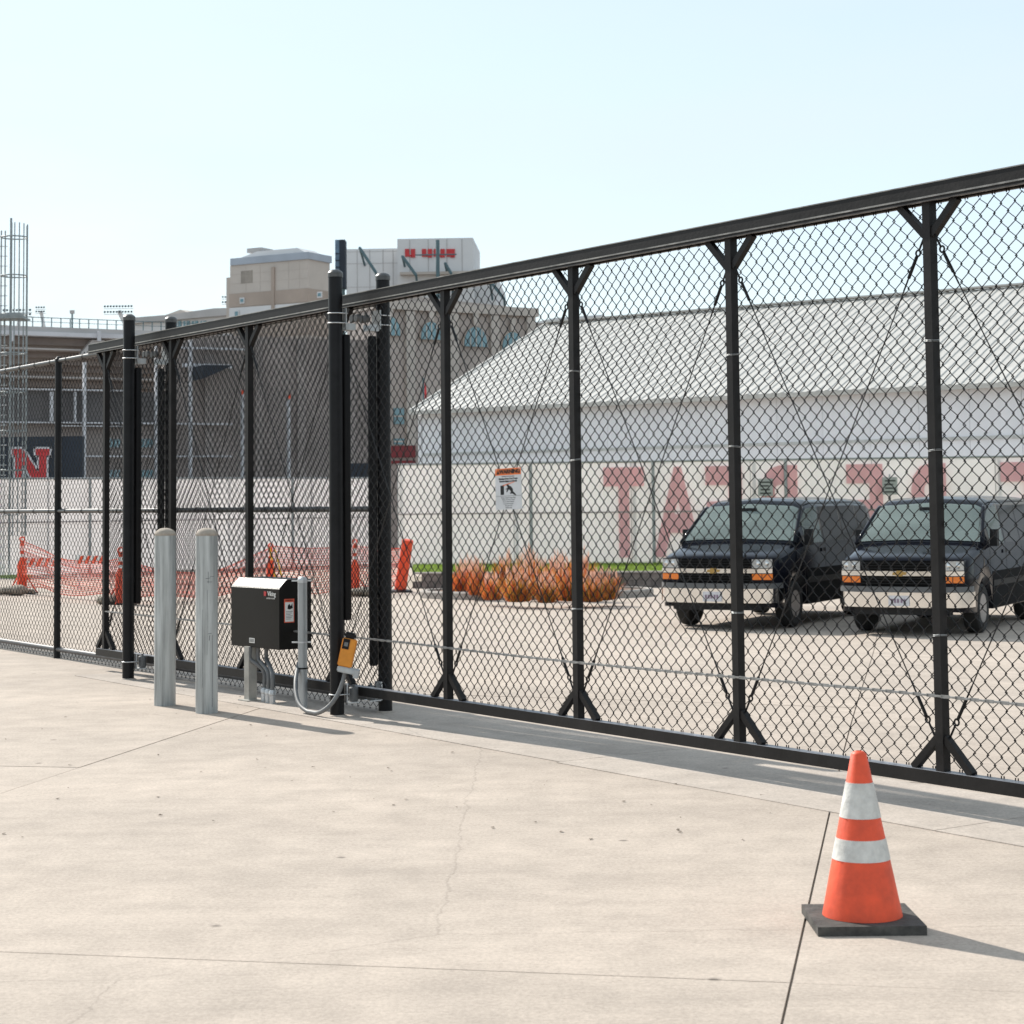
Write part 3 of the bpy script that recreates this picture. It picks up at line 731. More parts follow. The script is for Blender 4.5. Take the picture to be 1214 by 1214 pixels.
# ------------------------------------------------------------------ vans
VPAINT = mat('van_paint', (0.008, 0.009, 0.014), 0.10, 0, 0.1, 3, spec=0.12)
VTRIM = mat('van_trim', (0.014, 0.0145, 0.016), 0.6, 0, 0.1, 10, spec=0.25)
CHROME = mat('chrome', (0.80, 0.79, 0.77), 0.12, 1.0, 0.04, 6)
TYRE = mat('tyre', (0.012, 0.012, 0.012), 0.8, 0, 0.1, 20, 0.3, 80)
RIM = mat('wheel_steel', (0.32, 0.32, 0.33), 0.35, 0.9, 0.1, 12)
GLASS_F = mat('windshield_glass', (0.125, 0.185, 0.172), 0.05, 0, 0.22, 0.7, spec=0.7)
GLASS_S = mat('side_glass', (0.010, 0.012, 0.015), 0.06, 0, 0.2, 3, spec=0.22)
LAMPC = mat('headlamp', (0.50, 0.52, 0.53), 0.12, 0.5, 0.15, 25, coat=1.0)
AMBER = mat('amber_lens', (0.85, 0.20, 0.01), 0.2, 0, 0.1, 40, coat=0.6)
GOLD = mat('gold_emblem', (0.42, 0.27, 0.09), 0.35, 0.6)
def glass(name, tint):
    m = bpy.data.materials.new(name); m.use_nodes = True; n, l = m.node_tree.nodes, m.node_tree.links
    n.remove(n['Principled BSDF'])
    tr_, gl, fr, mxs = n.new('ShaderNodeBsdfTransparent'), n.new('ShaderNodeBsdfGlossy'), n.new('ShaderNodeFresnel'), n.new('ShaderNodeMixShader')
    tr_.inputs['Color'].default_value = (*tint, 1); gl.inputs['Roughness'].default_value = 0.03; fr.inputs['IOR'].default_value = 1.5
    ns = n.new('ShaderNodeTexNoise'); ns.inputs['Scale'].default_value = 1.1; df = n.new('ShaderNodeBsdfDiffuse'); df.inputs['Color'].default_value = (0.52, 0.63, 0.585, 1)
    mr = n.new('ShaderNodeMapRange'); mr.inputs['To Min'].default_value = 0.14; mr.inputs['To Max'].default_value = 0.46
    mx2 = n.new('ShaderNodeMixShader')                       # pale green film: dust plus sky reflection and through-light put into its colour
    l.new(ns.outputs['Fac'], mr.inputs['Value']); l.new(mr.outputs['Result'], mx2.inputs['Fac']); l.new(tr_.outputs['BSDF'], mx2.inputs[1]); l.new(df.outputs['BSDF'], mx2.inputs[2])
    l.new(fr.outputs['Fac'], mxs.inputs['Fac']); l.new(mx2.outputs['Shader'], mxs.inputs[1]); l.new(gl.outputs['BSDF'], mxs.inputs[2])
    l.new(mxs.outputs['Shader'], n['Material Output'].inputs['Surface'])
    return m
GLASS_F = glass('windshield_pane', (0.60, 0.74, 0.69)); GLASS_D = glass('door_pane', (0.50, 0.62, 0.60))
SEATM = mat('seat_cloth', (0.20, 0.20, 0.205), 0.9, 0, 0.15, 9); DASH = mat('dashboard', (0.10, 0.10, 0.105), 0.7, 0, 0.1, 9)
WIN = ((1.5, 2.40), (2.52, 3.55), (3.63, 4.55), (4.63, 5.35))
WHY = (0.98, 4.41); WR = 0.375
def vsec(y):
    """half section of the van body at distance y behind the nose: list of (x, z)"""
    def L(xs, ys): return float(np.interp(y, xs, ys))
    hw = L([0, 0.04, 0.12, 0.3, 0.9, 1.6, 5.2, 5.6, 5.70], [0.80, 0.90, 0.955, 0.985, 1.0, 1.005, 1.0, 0.97, 0.93])
    zb = L([0, 0.3, 5.3, 5.7], [0.36, 0.34, 0.34, 0.42])
    zlow = zb
    for yc in WHY:
        d = abs(y - yc)
        if d < 0.47: zlow = max(zlow, WR + math.sqrt(0.47 ** 2 - d * d))
    hood = L([0, 0.03, 0.10, 0.3, 0.95], [1.09, 1.125, 1.155, 1.20, 1.335])
    if y <= 0.95:
        top = hood; belt = hood - 0.10; g = 0.0
    else:
        top = L([0.95, 1.72, 1.86, 2.2, 4.5, 5.45, 5.62, 5.70], [1.345, 1.94, 2.01, 2.05, 2.06, 2.03, 1.96, 1.80]); belt = 1.26; g = 1.0
    pts = [(0, zb), (0.60 * hw, zb), (hw * 0.997, zlow), (hw + 0.008, max(0.80, zlow + 0.03))]
    if not g:
        pts += [(hw, belt), (hw - 0.02, hood - 0.055), (hw - 0.07, hood - 0.02), (hw - 0.2, hood), (hw * 0.45, hood + 0.018), (0, hood + 0.024)]
    else:
        k = min(1, max(0, (top - 1.345) / 0.66))
        ht = top - belt
        xr = hw - 0.02 - 0.17 * k
        pts += [(hw, belt), (hw - 0.008 - 0.012 * k, belt + 0.09 * ht), (hw - 0.03 - 0.115 * k, belt + 0.83 * ht), (xr, top - 0.06 * k - 0.01), (xr - 0.11, top - 0.012 * k), (0, top + 0.03)]
    return pts
def vpt(y, u):
    p = vsec(y); i = min(int(u), len(p) - 2); f = u - i
    return p[i][0] + (p[i + 1][0] - p[i][0]) * f, p[i][1] + (p[i + 1][1] - p[i][1]) * f
def vpanel(name, ys, us, m, parent, off=0.008, side=1):
    """panel following the body surface; us gives the (u0,u1) range per y"""
    bm = bmesh.new(); nu = 5; rows = []
    for y, (u0, u1) in zip(ys, us):
        row = []
        for k in range(nu + 1):
            u = u0 + (u1 - u0) * k / nu
            x, z = vpt(y, u); xa, za = vpt(y, max(0, u - 0.05)); xb_, zb2 = vpt(y, min(8.999, u + 0.05))
            nx, nz_ = (zb2 - za), -(xb_ - xa); L_ = math.hypot(nx, nz_) or 1
            row.append(bm.verts.new((side * (x + nx / L_ * off), y, z + nz_ / L_ * off)))
        rows.append(row)
    for a, b in zip(rows, rows[1:]):
        for k in range(nu): bm.faces.new((a[k], a[k + 1], b[k + 1], b[k]))
    return obj(name, bm, m, parent, smooth=True)
def make_van(label, P, rz):
    v = thing('van', label, 'van', P, rz, 'dark vans parked in the lot')
    ys = sorted(set([0, 0.03, 0.08, 0.14, 0.22, 0.3] + [round(0.4 + 0.055 * i, 3) for i in range(97)] + [0.95, 0.951, 1.0, 1.70, 5.62, 5.66, 5.70] + [y for w_ in WIN for y in w_]))
    ys = [y for y in ys if y <= 5.7]
    bm = bmesh.new(); rings = []
    for y in ys:
        p = vsec(y)
        right = [bm.verts.new((x, y, z)) for x, z in p]
        left = [bm.verts.new((-x, y, z)) for x, z in p[1:-1]]
        rings.append(right + left[::-1])
    for (ya, a), (yb_, b) in zip(zip(ys, rings), zip(ys[1:], rings[1:])):
        n = len(a)
        inw = any(ya >= w0 - 1e-6 and yb_ <= w1 + 1e-6 for w0, w1 in WIN)
        for k in range(n):
            if 1.0 - 1e-6 <= ya and yb_ <= 1.70 + 1e-6 and k in (7, 8, 9, 10): continue      # windscreen opening
            if inw and k in (5, 12): continue                                              # side window openings
            bm.faces.new((a[k], a[(k + 1) % n], b[(k + 1) % n], b[k]))
    bm.faces.new(rings[0][::-1]); bm.faces.new(rings[-1])
    body = obj('body', bm, VPAINT, v, smooth='auto')
    # glass
    bm = bmesh.new(); rows = []
    for y in np.linspace(0.99, 1.712, 8):
        p = vsec(y); xe, ze = p[7]; xt, zt2 = p[9]
        row = []
        for k in np.linspace(-1, 1, 15):
            x = k * xe; a = abs(x)
            z = float(np.interp(a, [0, p[8][0], p[7][0]], [p[9][1], p[8][1], p[7][1]]))
            row.append(bm.verts.new((x, y - 0.006 + 0.0 * a, z + 0.010)))
        rows.append(row)
    for a, b in zip(rows, rows[1:]):
        for k in range(14): bm.faces.new((a[k], a[k + 1], b[k + 1], b[k]))
    ws = obj('windshield', bm, GLASS_F, v, smooth=True)
    obj('dashboard', BX(-0.88, 0.88, 1.0, 1.42, 0.95, 1.24), DASH, v, bevel=0.05)
    bm = bmesh.new(); torus(bm, 0.19, 0.016, Matrix.Translation((0.45, 1.62, 1.22)) @ Matrix.Rotation(1.15, 4, 'X'), 22, 6); obj('steering_wheel', bm, VTRIM, v, smooth=True)
    for yb in (3.15, 3.95, 4.75): obj('bench', BX(-0.78, 0.78, yb, yb + 0.14, 0.75, 1.55), SEATM, v, bevel=0.04)
    obj('cabin_floor', BX(-0.9, 0.9, 1.0, 5.5, 0.50, 0.54), DASH, v)
    obj('rear_view_mirror', BX(-0.13, 0.13, 1.555, 1.575, 1.835, 1.905), VTRIM, ws)
    for sx in (-0.42, 0.30):                                  # wipers
        bm = bmesh.new(); a = Vector((sx, 1.0, 1.40)); tube(bm, [(sx + 0.30, 0.985, 1.385), (sx, 1.015, 1.415), (sx - 0.32, 1.0, 1.40)], 0.008, 5); obj('wiper', bm, VTRIM, ws)
    for s_ in (-1, 1):
        obj('windscreen_pillar', TB([(s_ * vsec(y)[7][0], y, vsec(y)[7][1] + 0.004) for y in (0.96, 1.2, 1.45, 1.72, 1.78)], 0.036, 8), VPAINT, v, smooth=True)
        vpanel('door_window', np.linspace(1.495, 2.405, 8), [(4.98, 6.02)] * 8, GLASS_D, v, 0.002, s_)
        for w0, w1 in WIN[1:]: vpanel('side_window', np.linspace(w0 - .005, w1 + .005, 6), [(4.98, 6.02)] * 6, GLASS_S, v, 0.002, s_)
        # cabin: front seats, rear benches
        st_ = obj('front_seat', BX(s_ * 0.45 - 0.25, s_ * 0.45 + 0.25, 1.95, 2.45, 0.75, 0.95), SEATM, v, bevel=0.05)
        obj('seat_back', BX(s_ * 0.45 - 0.25, s_ * 0.45 + 0.25, 2.42, 2.56, 0.96, 1.52), SEATM, st_, bevel=0.05)
        obj('head_rest', BX(s_ * 0.45 - 0.13, s_ * 0.45 + 0.13, 2.46, 2.55, 1.54, 1.74), SEATM, st_, bevel=0.035)
        vpanel('drip_rail', np.linspace(1.9, 5.45, 14), [(6.93, 7.03)] * 14, VTRIM, v, 0.014, s_)
        for y in (1.35, 2.46, 3.59):
            vpanel('door_seam', [y, y + 0.012], [(2.4, 4.2)] * 2, VTRIM, v, 0.003, s_)
        vpanel('side_moulding', np.linspace(1.5, 3.9, 8), [(2.75, 2.95)] * 8, VTRIM, v, 0.012, s_)
        vpanel('matt_flank_mask', np.linspace(1.46, 3.93, 10), [(2.02, 3.25)] * 10, mat('matt_flank_black', (0.010, 0.0105, 0.012), 0.75, 0, 0.2, 6, spec=0.06), v, 0.004, s_)  # added matt panel, hides the ground's reflection in the lower flank
        vpanel('matt_rear_mask', np.linspace(4.89, 5.55, 5), [(2.02, 3.25)] * 5, MATS['matt_flank_black'], v, 0.004, s_)  # added likewise behind the rear wheel
        hd = vpanel('door_handle', [2.25, 2.40], [(3.82, 3.95)] * 2, VTRIM, v, 0.03, s_)
        # mirror
        bm = bmesh.new(); box(bm, s_ * 1.06 - 0.055, s_ * 1.06 + 0.055, 1.36, 1.50, 1.30, 1.56); mo = obj('mirror', bm, VTRIM, v, bevel=0.035)
        obj('mirror_arm', TB([(s_ * 0.96, 1.46, 1.30), (s_ * 1.05, 1.44, 1.34)], 0.022, 6), VTRIM, mo)
        # wheels
        for yc in WHY:
            bm = bmesh.new(); m = Matrix.Translation((s_ * 0.85, yc, WR)) @ Matrix.Rotation(s_ * PI / 2, 4, 'Y')
            lathe(bm, [(0.215, -0.115), (0.33, -0.125), (0.365, -0.10), (WR, -0.06), (WR, 0.06), (0.365, 0.10), (0.33, 0.125), (0.215, 0.115)], 36)
            bmesh.ops.transform(bm, matrix=m, verts=bm.verts); w = obj('wheel', bm, TYRE, v, smooth='auto')
            bm = bmesh.new(); lathe(bm, [(0.218, 0.118), (0.205, 0.10), (0.18, 0.07), (0.10, 0.075), (0.075, 0.11), (0.06, 0.115), (0, 0.115)], 28)
            bmesh.ops.transform(bm, matrix=m, verts=bm.verts); obj('rim', bm, RIM, w, smooth='auto')
            for q in range(8):
                a = q * PI / 4; bm = bmesh.new(); lathe(bm, [(0.022, 0.0), (0.022, 0.006), (0, 0.006)], 8, (0.14 * math.cos(a), 0.14 * math.sin(a), 0.0735))
                bmesh.ops.transform(bm, matrix=m, verts=bm.verts); obj('hole', bm, VTRIM, w)
    # front end: grille, bar, lamps, bumper follow the gently bowed nose
    def bow(x): return -0.115 + 0.15 * (abs(x) / 0.95) ** 2.6
    def bowb(x): return bow(x) + 0.16 * max(0.0, (abs(x) - 0.82) / 0.18) ** 2
    def front(name, x0, x1, z0, z1, m, t=0.03, proud=0.0, bev=0.0, n=12, parent=v, zc=None):
        bm = bmesh.new(); rows = []
        for k in range(n + 1):
            x = x0 + (x1 - x0) * k / n; y = (bowb(x) if 'bumper' in name else bow(x)) - proud
            zz0 = z0 + (zc or 0) * (1 - (abs(x) / 0.6) ** 2) if zc else z0
            rows.append([bm.verts.new((x, y, zz0)), bm.verts.new((x, y, z1)), bm.verts.new((x, y + t, z1)), bm.verts.new((x, y + t, zz0))])
        for a, b in zip(rows, rows[1:]):
            for k in range(4): bm.faces.new((a[k], a[(k + 1) % 4], b[(k + 1) % 4], b[k]))
        bm.faces.new(rows[0][::-1]); bm.faces.new(rows[-1])
        return obj(name, bm, m, parent, smooth='auto', bevel=bev)
    front('front_panel', -0.93, 0.93, 0.60, 1.125, VPAINT, 0.14, 0.0)
    gr = front('grille', -0.60, 0.60, 0.735, 1.115, mat('grille_black', (0.003, 0.003, 0.003), 0.6, spec=0.08), 0.02, 0.012)
    for zz in (0.775, 0.815, 0.855, 1.00, 1.04, 1.08):
        front('grille_slat', -0.595, 0.595, zz, zz + 0.010, VTRIM, 0.01, 0.024, parent=gr)
    front('chrome_bar', -0.93, 0.93, 0.895, 0.965, CHROME, 0.03, 0.034, bev=0.012)
    # gold emblem in the middle of the bar: slanted cross with wide arms
    ez = 0.932
    poly = [(-0.105, ez - 0.022), (-0.045, ez - 0.022), (-0.055, ez - 0.042), (0.040, ez - 0.042), (0.048, ez - 0.022), (0.095, ez - 0.022), (0.112, ez + 0.020), (0.052, ez + 0.020), (0.060, ez + 0.042), (-0.036, ez + 0.042), (-0.044, ez + 0.020), (-0.090, ez + 0.020)]
    em = obj('emblem', PR(poly, -0.168, -0.150), GOLD, v)
    for s_ in (-1, 1):
        hl = front('headlight', s_ * 0.62, s_ * 0.925, 0.975, 1.112, LAMPC, 0.03, 0.016, bev=0.008)
        for xx in (0.70, 0.83): 
            bm = bmesh.new(); lathe(bm, [(0.052, 0), (0.045, -0.012), (0.02, -0.03), (0, -0.032)], 16); bmesh.ops.transform(bm, matrix=Matrix.Translation((s_ * xx, bow(xx) - 0.018, 1.044)) @ Matrix.Rotation(PI / 2, 4, 'X'), verts=bm.verts)
            obj('reflector', bm, CHROME, hl, smooth=True)
        tsn = front('turn_signal', s_ * 0.62, s_ * 0.925, 0.79, 0.882, AMBER, 0.03, 0.016, bev=0.008)
        front('lens_divider', s_ * 0.765, s_ * 0.775, 0.792, 0.880, VTRIM, 0.01, 0.020, parent=tsn, n=2)
    front('bumper_trim', -1.0, 1.0, 0.655, 0.735, mat('bumper_grey', (0.11, 0.115, 0.12), 0.5, 0, 0.1, 9), 0.16, 0.075, bev=0.018, n=28)
    bp = front('bumper', -1.005, 1.005, 0.43, 0.653, CHROME, 0.20, 0.085, bev=0.045, n=28)
    front('air_dam', -0.74, 0.74, 0.315, 0.428, VTRIM, 0.06, -0.02, bev=0.02)
    pt = obj('licence_plate', BX(-0.155, 0.155, -0.225, -0.205, 0.455, 0.605), mat('plate_white', (0.62, 0.62, 0.66), 0.4, 0, 0.1, 30), v)
    for x_ in (-0.10, -0.055, -0.01, 0.045, 0.09): obj('plate_character', BX(x_ - 0.014, x_ + 0.014, -0.2275, -0.2255, 0.50, 0.56), mat('plate_ink', (0.20, 0.13, 0.20), 0.5), pt)
    # underside and exhaust gloom are real: axles and floor
    obj('axle', TB([(-0.8, WHY[0], WR), (0.8, WHY[0], WR)], 0.05, 8), VTRIM, v)
    obj('axle', TB([(-0.8, WHY[1], WR), (0.8, WHY[1], WR)], 0.07, 8), VTRIM, v)
    obj('antenna', TB([(0.93, 0.85, 1.28), (0.95, 1.05, 1.85)], 0.004, 4), VTRIM, v)
    return v
VRZ = -math.radians(27)
for px, Y0, lab in ((850, 30.3, 'left one of two dark vans with chrome bumper, behind the middle of the gate'), (1070, 28.6, 'right one of two dark vans with chrome bumper, cut by the photo edge')):
    P = dp(px, 700, Y0); P.z = zgs(tq(P)[1])
    make_van(lab, P, VRZ)

# ------------------------------------------------------------------ planting island
KERB = mat('kerb_concrete', (0.36, 0.33, 0.30), 0.9, 0, 0.15, 5, 0.4, 60, objvar=0.05)
SOIL = mat('mulch', (0.17, 0.10, 0.065), 1.0, 0, 0.4, 9, 1.0, 30)
IC = ground(636, 707); ICz = zgs(tq(IC)[1])
isl = thing('planter_island', 'low concrete kerbed planting island with mulch in the lot', 'planter', (IC.x, IC.y, ICz), math.radians(-3))
ra, rb = 2.55, 1.55
NSEG = 26
for i in range(NSEG):
    a0, a1 = 2 * PI * i / NSEG + 0.004, 2 * PI * (i + 1) / NSEG - 0.004
    bm = bmesh.new(); sec = [(0.0, 0.0), (0.0, 0.13), (-0.03, 0.16), (-0.15, 0.16), (-0.15, 0.0)]
    rows = []
    for a in np.linspace(a0, a1, 4):
        rows.append([bm.verts.new(((ra + o_) * math.cos(a), (rb + o_) * math.sin(a), z)) for o_, z in sec])
    for r0, r1 in zip(rows, rows[1:]):
        for k in range(5): bm.faces.new((r0[k], r0[(k + 1) % 5], r1[(k + 1) % 5], r1[k]))
    bm.faces.new(rows[0][::-1]); bm.faces.new(rows[-1])
    obj('kerb_stone', bm, KERB, isl)
bm = bmesh.new(); rings = []
for f in (0, 0.3, 0.6, 0.85, 1.0):
    rings.append([bm.verts.new(((ra - 0.15) * f * math.cos(2 * PI * k / 40), (rb - 0.15) * f * math.sin(2 * PI * k / 40), 0.11 + 0.10 * (1 - f * f) + random.uniform(-.015, .015))) for k in range(40)] if f else [bm.verts.new((0, 0, 0.21))])
for k in range(40): bm.faces.new((rings[0][0], rings[1][k], rings[1][(k + 1) % 40]))
for a, b in zip(rings[1:], rings[2:]):
    for k in range(40): bm.faces.new((a[k], b[k], b[(k + 1) % 40], a[(k + 1) % 40]))
obj('mulch_bed', bm, SOIL, isl, smooth=True)
GC = [mat('blade_red', (0.68, 0.135, 0.05), 0.7, 0, 0.2, 9), mat('blade_orange', (0.78, 0.29, 0.075), 0.7, 0, 0.2, 9),
      mat('blade_gold', (0.85, 0.50, 0.09), 0.7, 0, 0.2, 9), mat('blade_green', (0.12, 0.14, 0.03), 0.7, 0, 0.2, 9),
      mat('plume', (0.85, 0.60, 0.48), 0.9, 0, 0.15, 15)]
def translucent(m, amt=0.45):
    n, l = m.node_tree.nodes, m.node_tree.links; b = n['Principled BSDF']; out = n['Material Output']
    src = b.inputs['Base Color'].links[0].from_socket
    t = n.new('ShaderNodeBsdfTranslucent'); mxn = n.new('ShaderNodeMixShader'); mxn.inputs['Fac'].default_value = amt
    l.new(src, t.inputs['Color']); l.new(b.outputs['BSDF'], mxn.inputs[1]); l.new(t.outputs['BSDF'], mxn.inputs[2]); l.new(mxn.outputs['Shader'], out.inputs['Surface'])
    return m
for m_ in GC: translucent(m_)
def clump_mesh(seed, h, spread, weights):
    R = random.Random(seed); bm = bmesh.new()
    for i in range(520):
        a = R.uniform(0, 2 * PI); r0 = R.random() ** 0.5 * R.choice((0.12, 0.24)); lean = R.uniform(0.05, 1) ** 0.8 * spread; hh = h * R.uniform(0.18, 1.0) * (1 - 0.25 * lean / max(spread, .01))
        w = R.uniform(0.006, 0.012); da = a + R.uniform(-.5, .5); tw = R.uniform(0, PI)
        c = R.choices(range(4), weights)[0]
        prev = None
        for k in range(5):
            f = k / 4
            fe = f ** (0.85 + 0.9 * hh / h); p = Vector((r0 * math.cos(a) + lean * fe * math.cos(da), r0 * math.sin(a) + lean * fe * math.sin(da), hh * (f - 0.12 * f ** 4)))
            ww = w * (1 - f ** 2 * 0.85); d = Vector((math.cos(tw), math.sin(tw), 0)) * ww
            p.z = max(p.z, 0.0); cur = (bm.verts.new(p - d), bm.verts.new(p + d))
            if prev:
                fc = bm.faces.new((prev[0], prev[1], cur[1], cur[0])); fc.material_index = c
            prev = cur
        if R.random() < 0.13:                                  # feathery plume above the blades
            p0 = Vector((lean * 0.8 * math.cos(da), lean * 0.8 * math.sin(da), hh * 0.9)); ln_ = R.uniform(0.12, 0.24)
            for q in range(3):
                t2 = q * PI / 3; d = Vector((math.cos(t2), math.sin(t2), 0)) * R.uniform(0.012, 0.02)
                top = p0 + Vector((0.03 * math.cos(da), 0.03 * math.sin(da), ln_))
                fc = bm.faces.new([bm.verts.new(x_) for x_ in (p0, p0.lerp(top, .45) + d, top, p0.lerp(top, .45) - d)]); fc.material_index = 4
    me = bpy.data.meshes.new('grass_clump'); bm.to_mesh(me); bm.free()
    for m_ in GC: me.materials.append(m_)
    return me
cm = [clump_mesh(1, 0.85, 0.27, (7, 3, .6, 1.6)), clump_mesh(2, 0.75, 0.33, (5, 4, 1.6, 2)), clump_mesh(3, 0.66, 0.35, (3, 4, 2, 4)), clump_mesh(4, 0.95, 0.25, (2, 3, 2, 5))]
spots = [(548, 702, 0), (566, 705, 0), (584, 711, 1), (600, 702, 3), (614, 713, 2), (634, 706, 1), (648, 714, 2), (662, 704, 0), (676, 712, 1), (690, 706, 0), (702, 713, 2), (716, 711, 2), (557, 697, 1), (626, 698, 3)]
ordn = ['first', 'second', 'third', 'fourth', 'fifth', 'sixth', 'seventh', 'eighth', 'ninth', 'tenth', 'eleventh', 'twelfth', 'thirteenth', 'last']
hue = {0: 'red', 1: 'orange red', 2: 'golden orange', 3: 'tall olive and orange'}
spots.sort()
for i, (px, py, kind) in enumerate(spots):
    P = gp(px, py, ICz + 0.12)
    t_ = thing('ornamental_grass', '%s ornamental grass clump, %s from the left on the planting island' % (hue[kind], ordn[i]), 'ornamental grass', (P.x, P.y, ICz + 0.12), random.uniform(0, 6), 'grass clumps on the island')
    o = link(bpy.data.objects.new('blades', cm[kind]), t_); sc_ = random.uniform(0.72, 1.12); o.scale = (sc_ * 0.92, sc_ * 0.92, sc_ * random.uniform(0.9, 1.2))
    bm = bmesh.new(); lathe(bm, [(0.14, -0.01), (0.11, 0.04), (0.05, 0.07), (0, 0.08)], 10); obj('crown_base', bm, SOIL, t_)

# ------------------------------------------------------------------ raised lawn, its low wall, and the banner fences
LZ = -0.10
A0, A1 = dp(489, 696.5, 46.2), dp(1300, 696.5, 44.0)
B0, B1 = dp(489, 660, 53.2), dp(1300, 660, 50.7)
lawn_m = mat('lawn', (0.18, 0.25, 0.045), 0.9, 0, 0.3, 4, 0.6, 40)
bm = bmesh.new(); n = 30; f0, f1 = [], []
for k in range(n + 1):
    a = A0.lerp(A1, k / n); b = B0.lerp(B1, k / n)
    f0.append(bm.verts.new((a.x, a.y + 0.15, LZ))); f1.append(bm.verts.new((b.x, b.y + 0.3, LZ)))
for k in range(n): bm.faces.new((f0[k], f0[k + 1], f1[k + 1], f1[k]))
lw = obj('lawn', bm, lawn_m); lw['kind'] = 'structure'
nb = 26000
u, v_ = rng.random(nb), rng.random(nb)
ax_ = A0.x + (A1.x - A0.x) * u; ay_ = A0.y + 0.2 + (A1.y - A0.y) * u; bx_ = B0.x + (B1.x - B0.x) * u; by_ = B0.y - 0.05 + (B1.y - B0.y) * u
gx, gy = ax_ + (bx_ - ax_) * v_, ay_ + (by_ - ay_) * v_
aa = rng.random(nb) * PI; hh = 0.04 + rng.random(nb) * 0.05
V = np.stack([np.stack([gx - 0.008 * np.cos(aa), gy - 0.008 * np.sin(aa), np.full(nb, LZ)], -1), np.stack([gx + 0.008 * np.cos(aa), gy + 0.008 * np.sin(aa), np.full(nb, LZ)], -1), np.stack([gx + rng.normal(0, .02, nb), gy + rng.normal(0, .02, nb), LZ + hh], -1)], 1).reshape(-1, 3)
o = raw('lawn_grass', V, np.arange(nb * 3).reshape(-1, 3), translucent(mat('grass_blade', (0.23, 0.33, 0.05), 0.7, 0, 0.35, 2))); o['kind'] = 'stuff'
o['label'] = 'bright green mown grass on the raised strip below the banners'
# left lawn patch at lot level
PL = [dp(-120, 684, 54), dp(30, 684, 53), dp(40, 676, 58), dp(-120, 676, 59)]
bm = bmesh.new(); bm.faces.new([bm.verts.new((p.x, p.y, ZL + 0.02)) for p in PL]); o = obj('verge', bm, lawn_m); o['kind'] = 'structure'
rw = thing('retaining_wall', 'low dark block retaining wall holding up the green lawn strip', 'wall', (A0.x, A0.y, ZL))
RWM = mat('retaining_block', (0.19, 0.165, 0.15), 0.95, 0, 0.25, 6, 0.6, 30, objvar=0.12)
L_ = (A1 - A0).length; dvec = (A1 - A0).normalized(); rw.rotation_euler.z = math.atan2(dvec.y, dvec.x)
nblk = 36; bw = L_ / nblk
bk = None
for row in range(2):
    for k in range(nblk):
        x0_ = k * bw + (bw / 2 if row else 0)
        if bk is None: bk = obj('block', BX(0.004, bw - 0.004, 0, 0.2, 0.002, 0.168), RWM, rw, bevel=0.01); bk.location = (x0_, 0, 0)
        else: inst(bk, rw, (x0_, random.uniform(-.008, .008), row * 0.172))
bk = None
for k in range(nblk // 2):
    if bk is None: bk = obj('coping', BX(0.004, bw * 2 - 0.004, -0.02, 0.24, 0.346, 0.385), KERB, rw, bevel=0.008)
    else: inst(bk, rw, (k * bw * 2, 0, 0))

BAN = translucent(mat('banner_mesh', (0.82, 0.765, 0.75), 0.85, 0, 0.05, 0.9, 0.2, 40, objvar=0.02), 0.24)
BANL = translucent(mat('banner_letter', (0.95, 0.56, 0.575), 0.85, 0, 0.06, 1.5, 0.2, 40), 0.24)
SEAM = mat('banner_seam', (0.40, 0.34, 0.33), 0.9, 0, 0.2, 3)
PGAL = mat('fence_pipe', (0.36, 0.37, 0.37), 0.55, 0.3, 0.1, 6)
def banner(P0, P1, z0, z1, label, posts, seam, rail_r=0.03):
    d = (P1 - P0); d.z = 0; Ln = d.length; rz = math.atan2(d.y, d.x)
    b = thing('banner_fence', label, 'fence', (P0.x, P0.y, z0), rz)
    n = max(1, round(Ln / 3.25)); w = Ln / n
    for k in range(n):
        bm = bmesh.new(); nx_, nz_ = 10, 6; g = []
        for i in range(nx_ + 1):
            col = []
            for j in range(nz_ + 1):
                fx, fz = i / nx_, j / nz_
                y = 0.05 * math.sin(PI * fx) * math.sin(PI * fz) * random.uniform(.6, 1.3) + 0.02 * math.sin(9 * fx + k)
                col.append(bm.verts.new((k * w + 0.01 + (w - 0.02) * fx, y, (z1 - z0) * fz)))
            g.append(col)
        for i in range(nx_):
            for j in range(nz_): bm.faces.new((g[i][j], g[i + 1][j], g[i + 1][j + 1], g[i][j + 1]))
        obj('banner_panel', bm, BAN, b, smooth=True)
    for k in range(n + 1):
        obj('post', TB([(k * w, 0.09, -0.05), (k * w, 0.09, z1 - z0 + 0.05)], 0.035, 10), PGAL, b, smooth='auto')
    for px in posts:
        r = ray(px, 600); 
        # sight line meets the fence line
        k = ((P0.x - CAM.x) * d.y - (P0.y - CAM.y) * d.x) / (r.x * d.y - r.y * d.x)
        t_ = (Vector((CAM.x + r.x * k, CAM.y + r.y * k, 0)) - Vector((P0.x, P0.y, 0))).dot(d) / Ln
        obj('front_post', TB([(t_, -0.11, -0.05), (t_, -0.11, z1 - z0 + 0.04)], 0.045, 10), PGAL, b, smooth='auto')
    obj('top_rail', TB([(0, 0.0, z1 - z0 + 0.02), (Ln, 0.0, z1 - z0 + 0.02)], rail_r, 8), PGAL, b, smooth='auto')
    obj('seam', BX(0, Ln, -0.085, -0.075, seam - z0 - 0.02, seam - z0 + 0.02), SEAM, b)
    def on(px):
        r = ray(px, 600); k = ((P0.x - CAM.x) * d.y - (P0.y - CAM.y) * d.x) / (r.x * d.y - r.y * d.x)
        return (Vector((CAM.x + r.x * k, CAM.y + r.y * k, 0)) - Vector((P0.x, P0.y, 0))).dot(d) / Ln
    return b, on
RB0, RB1 = dp(472, 600, 53.4), dp(1330, 600, 50.8)
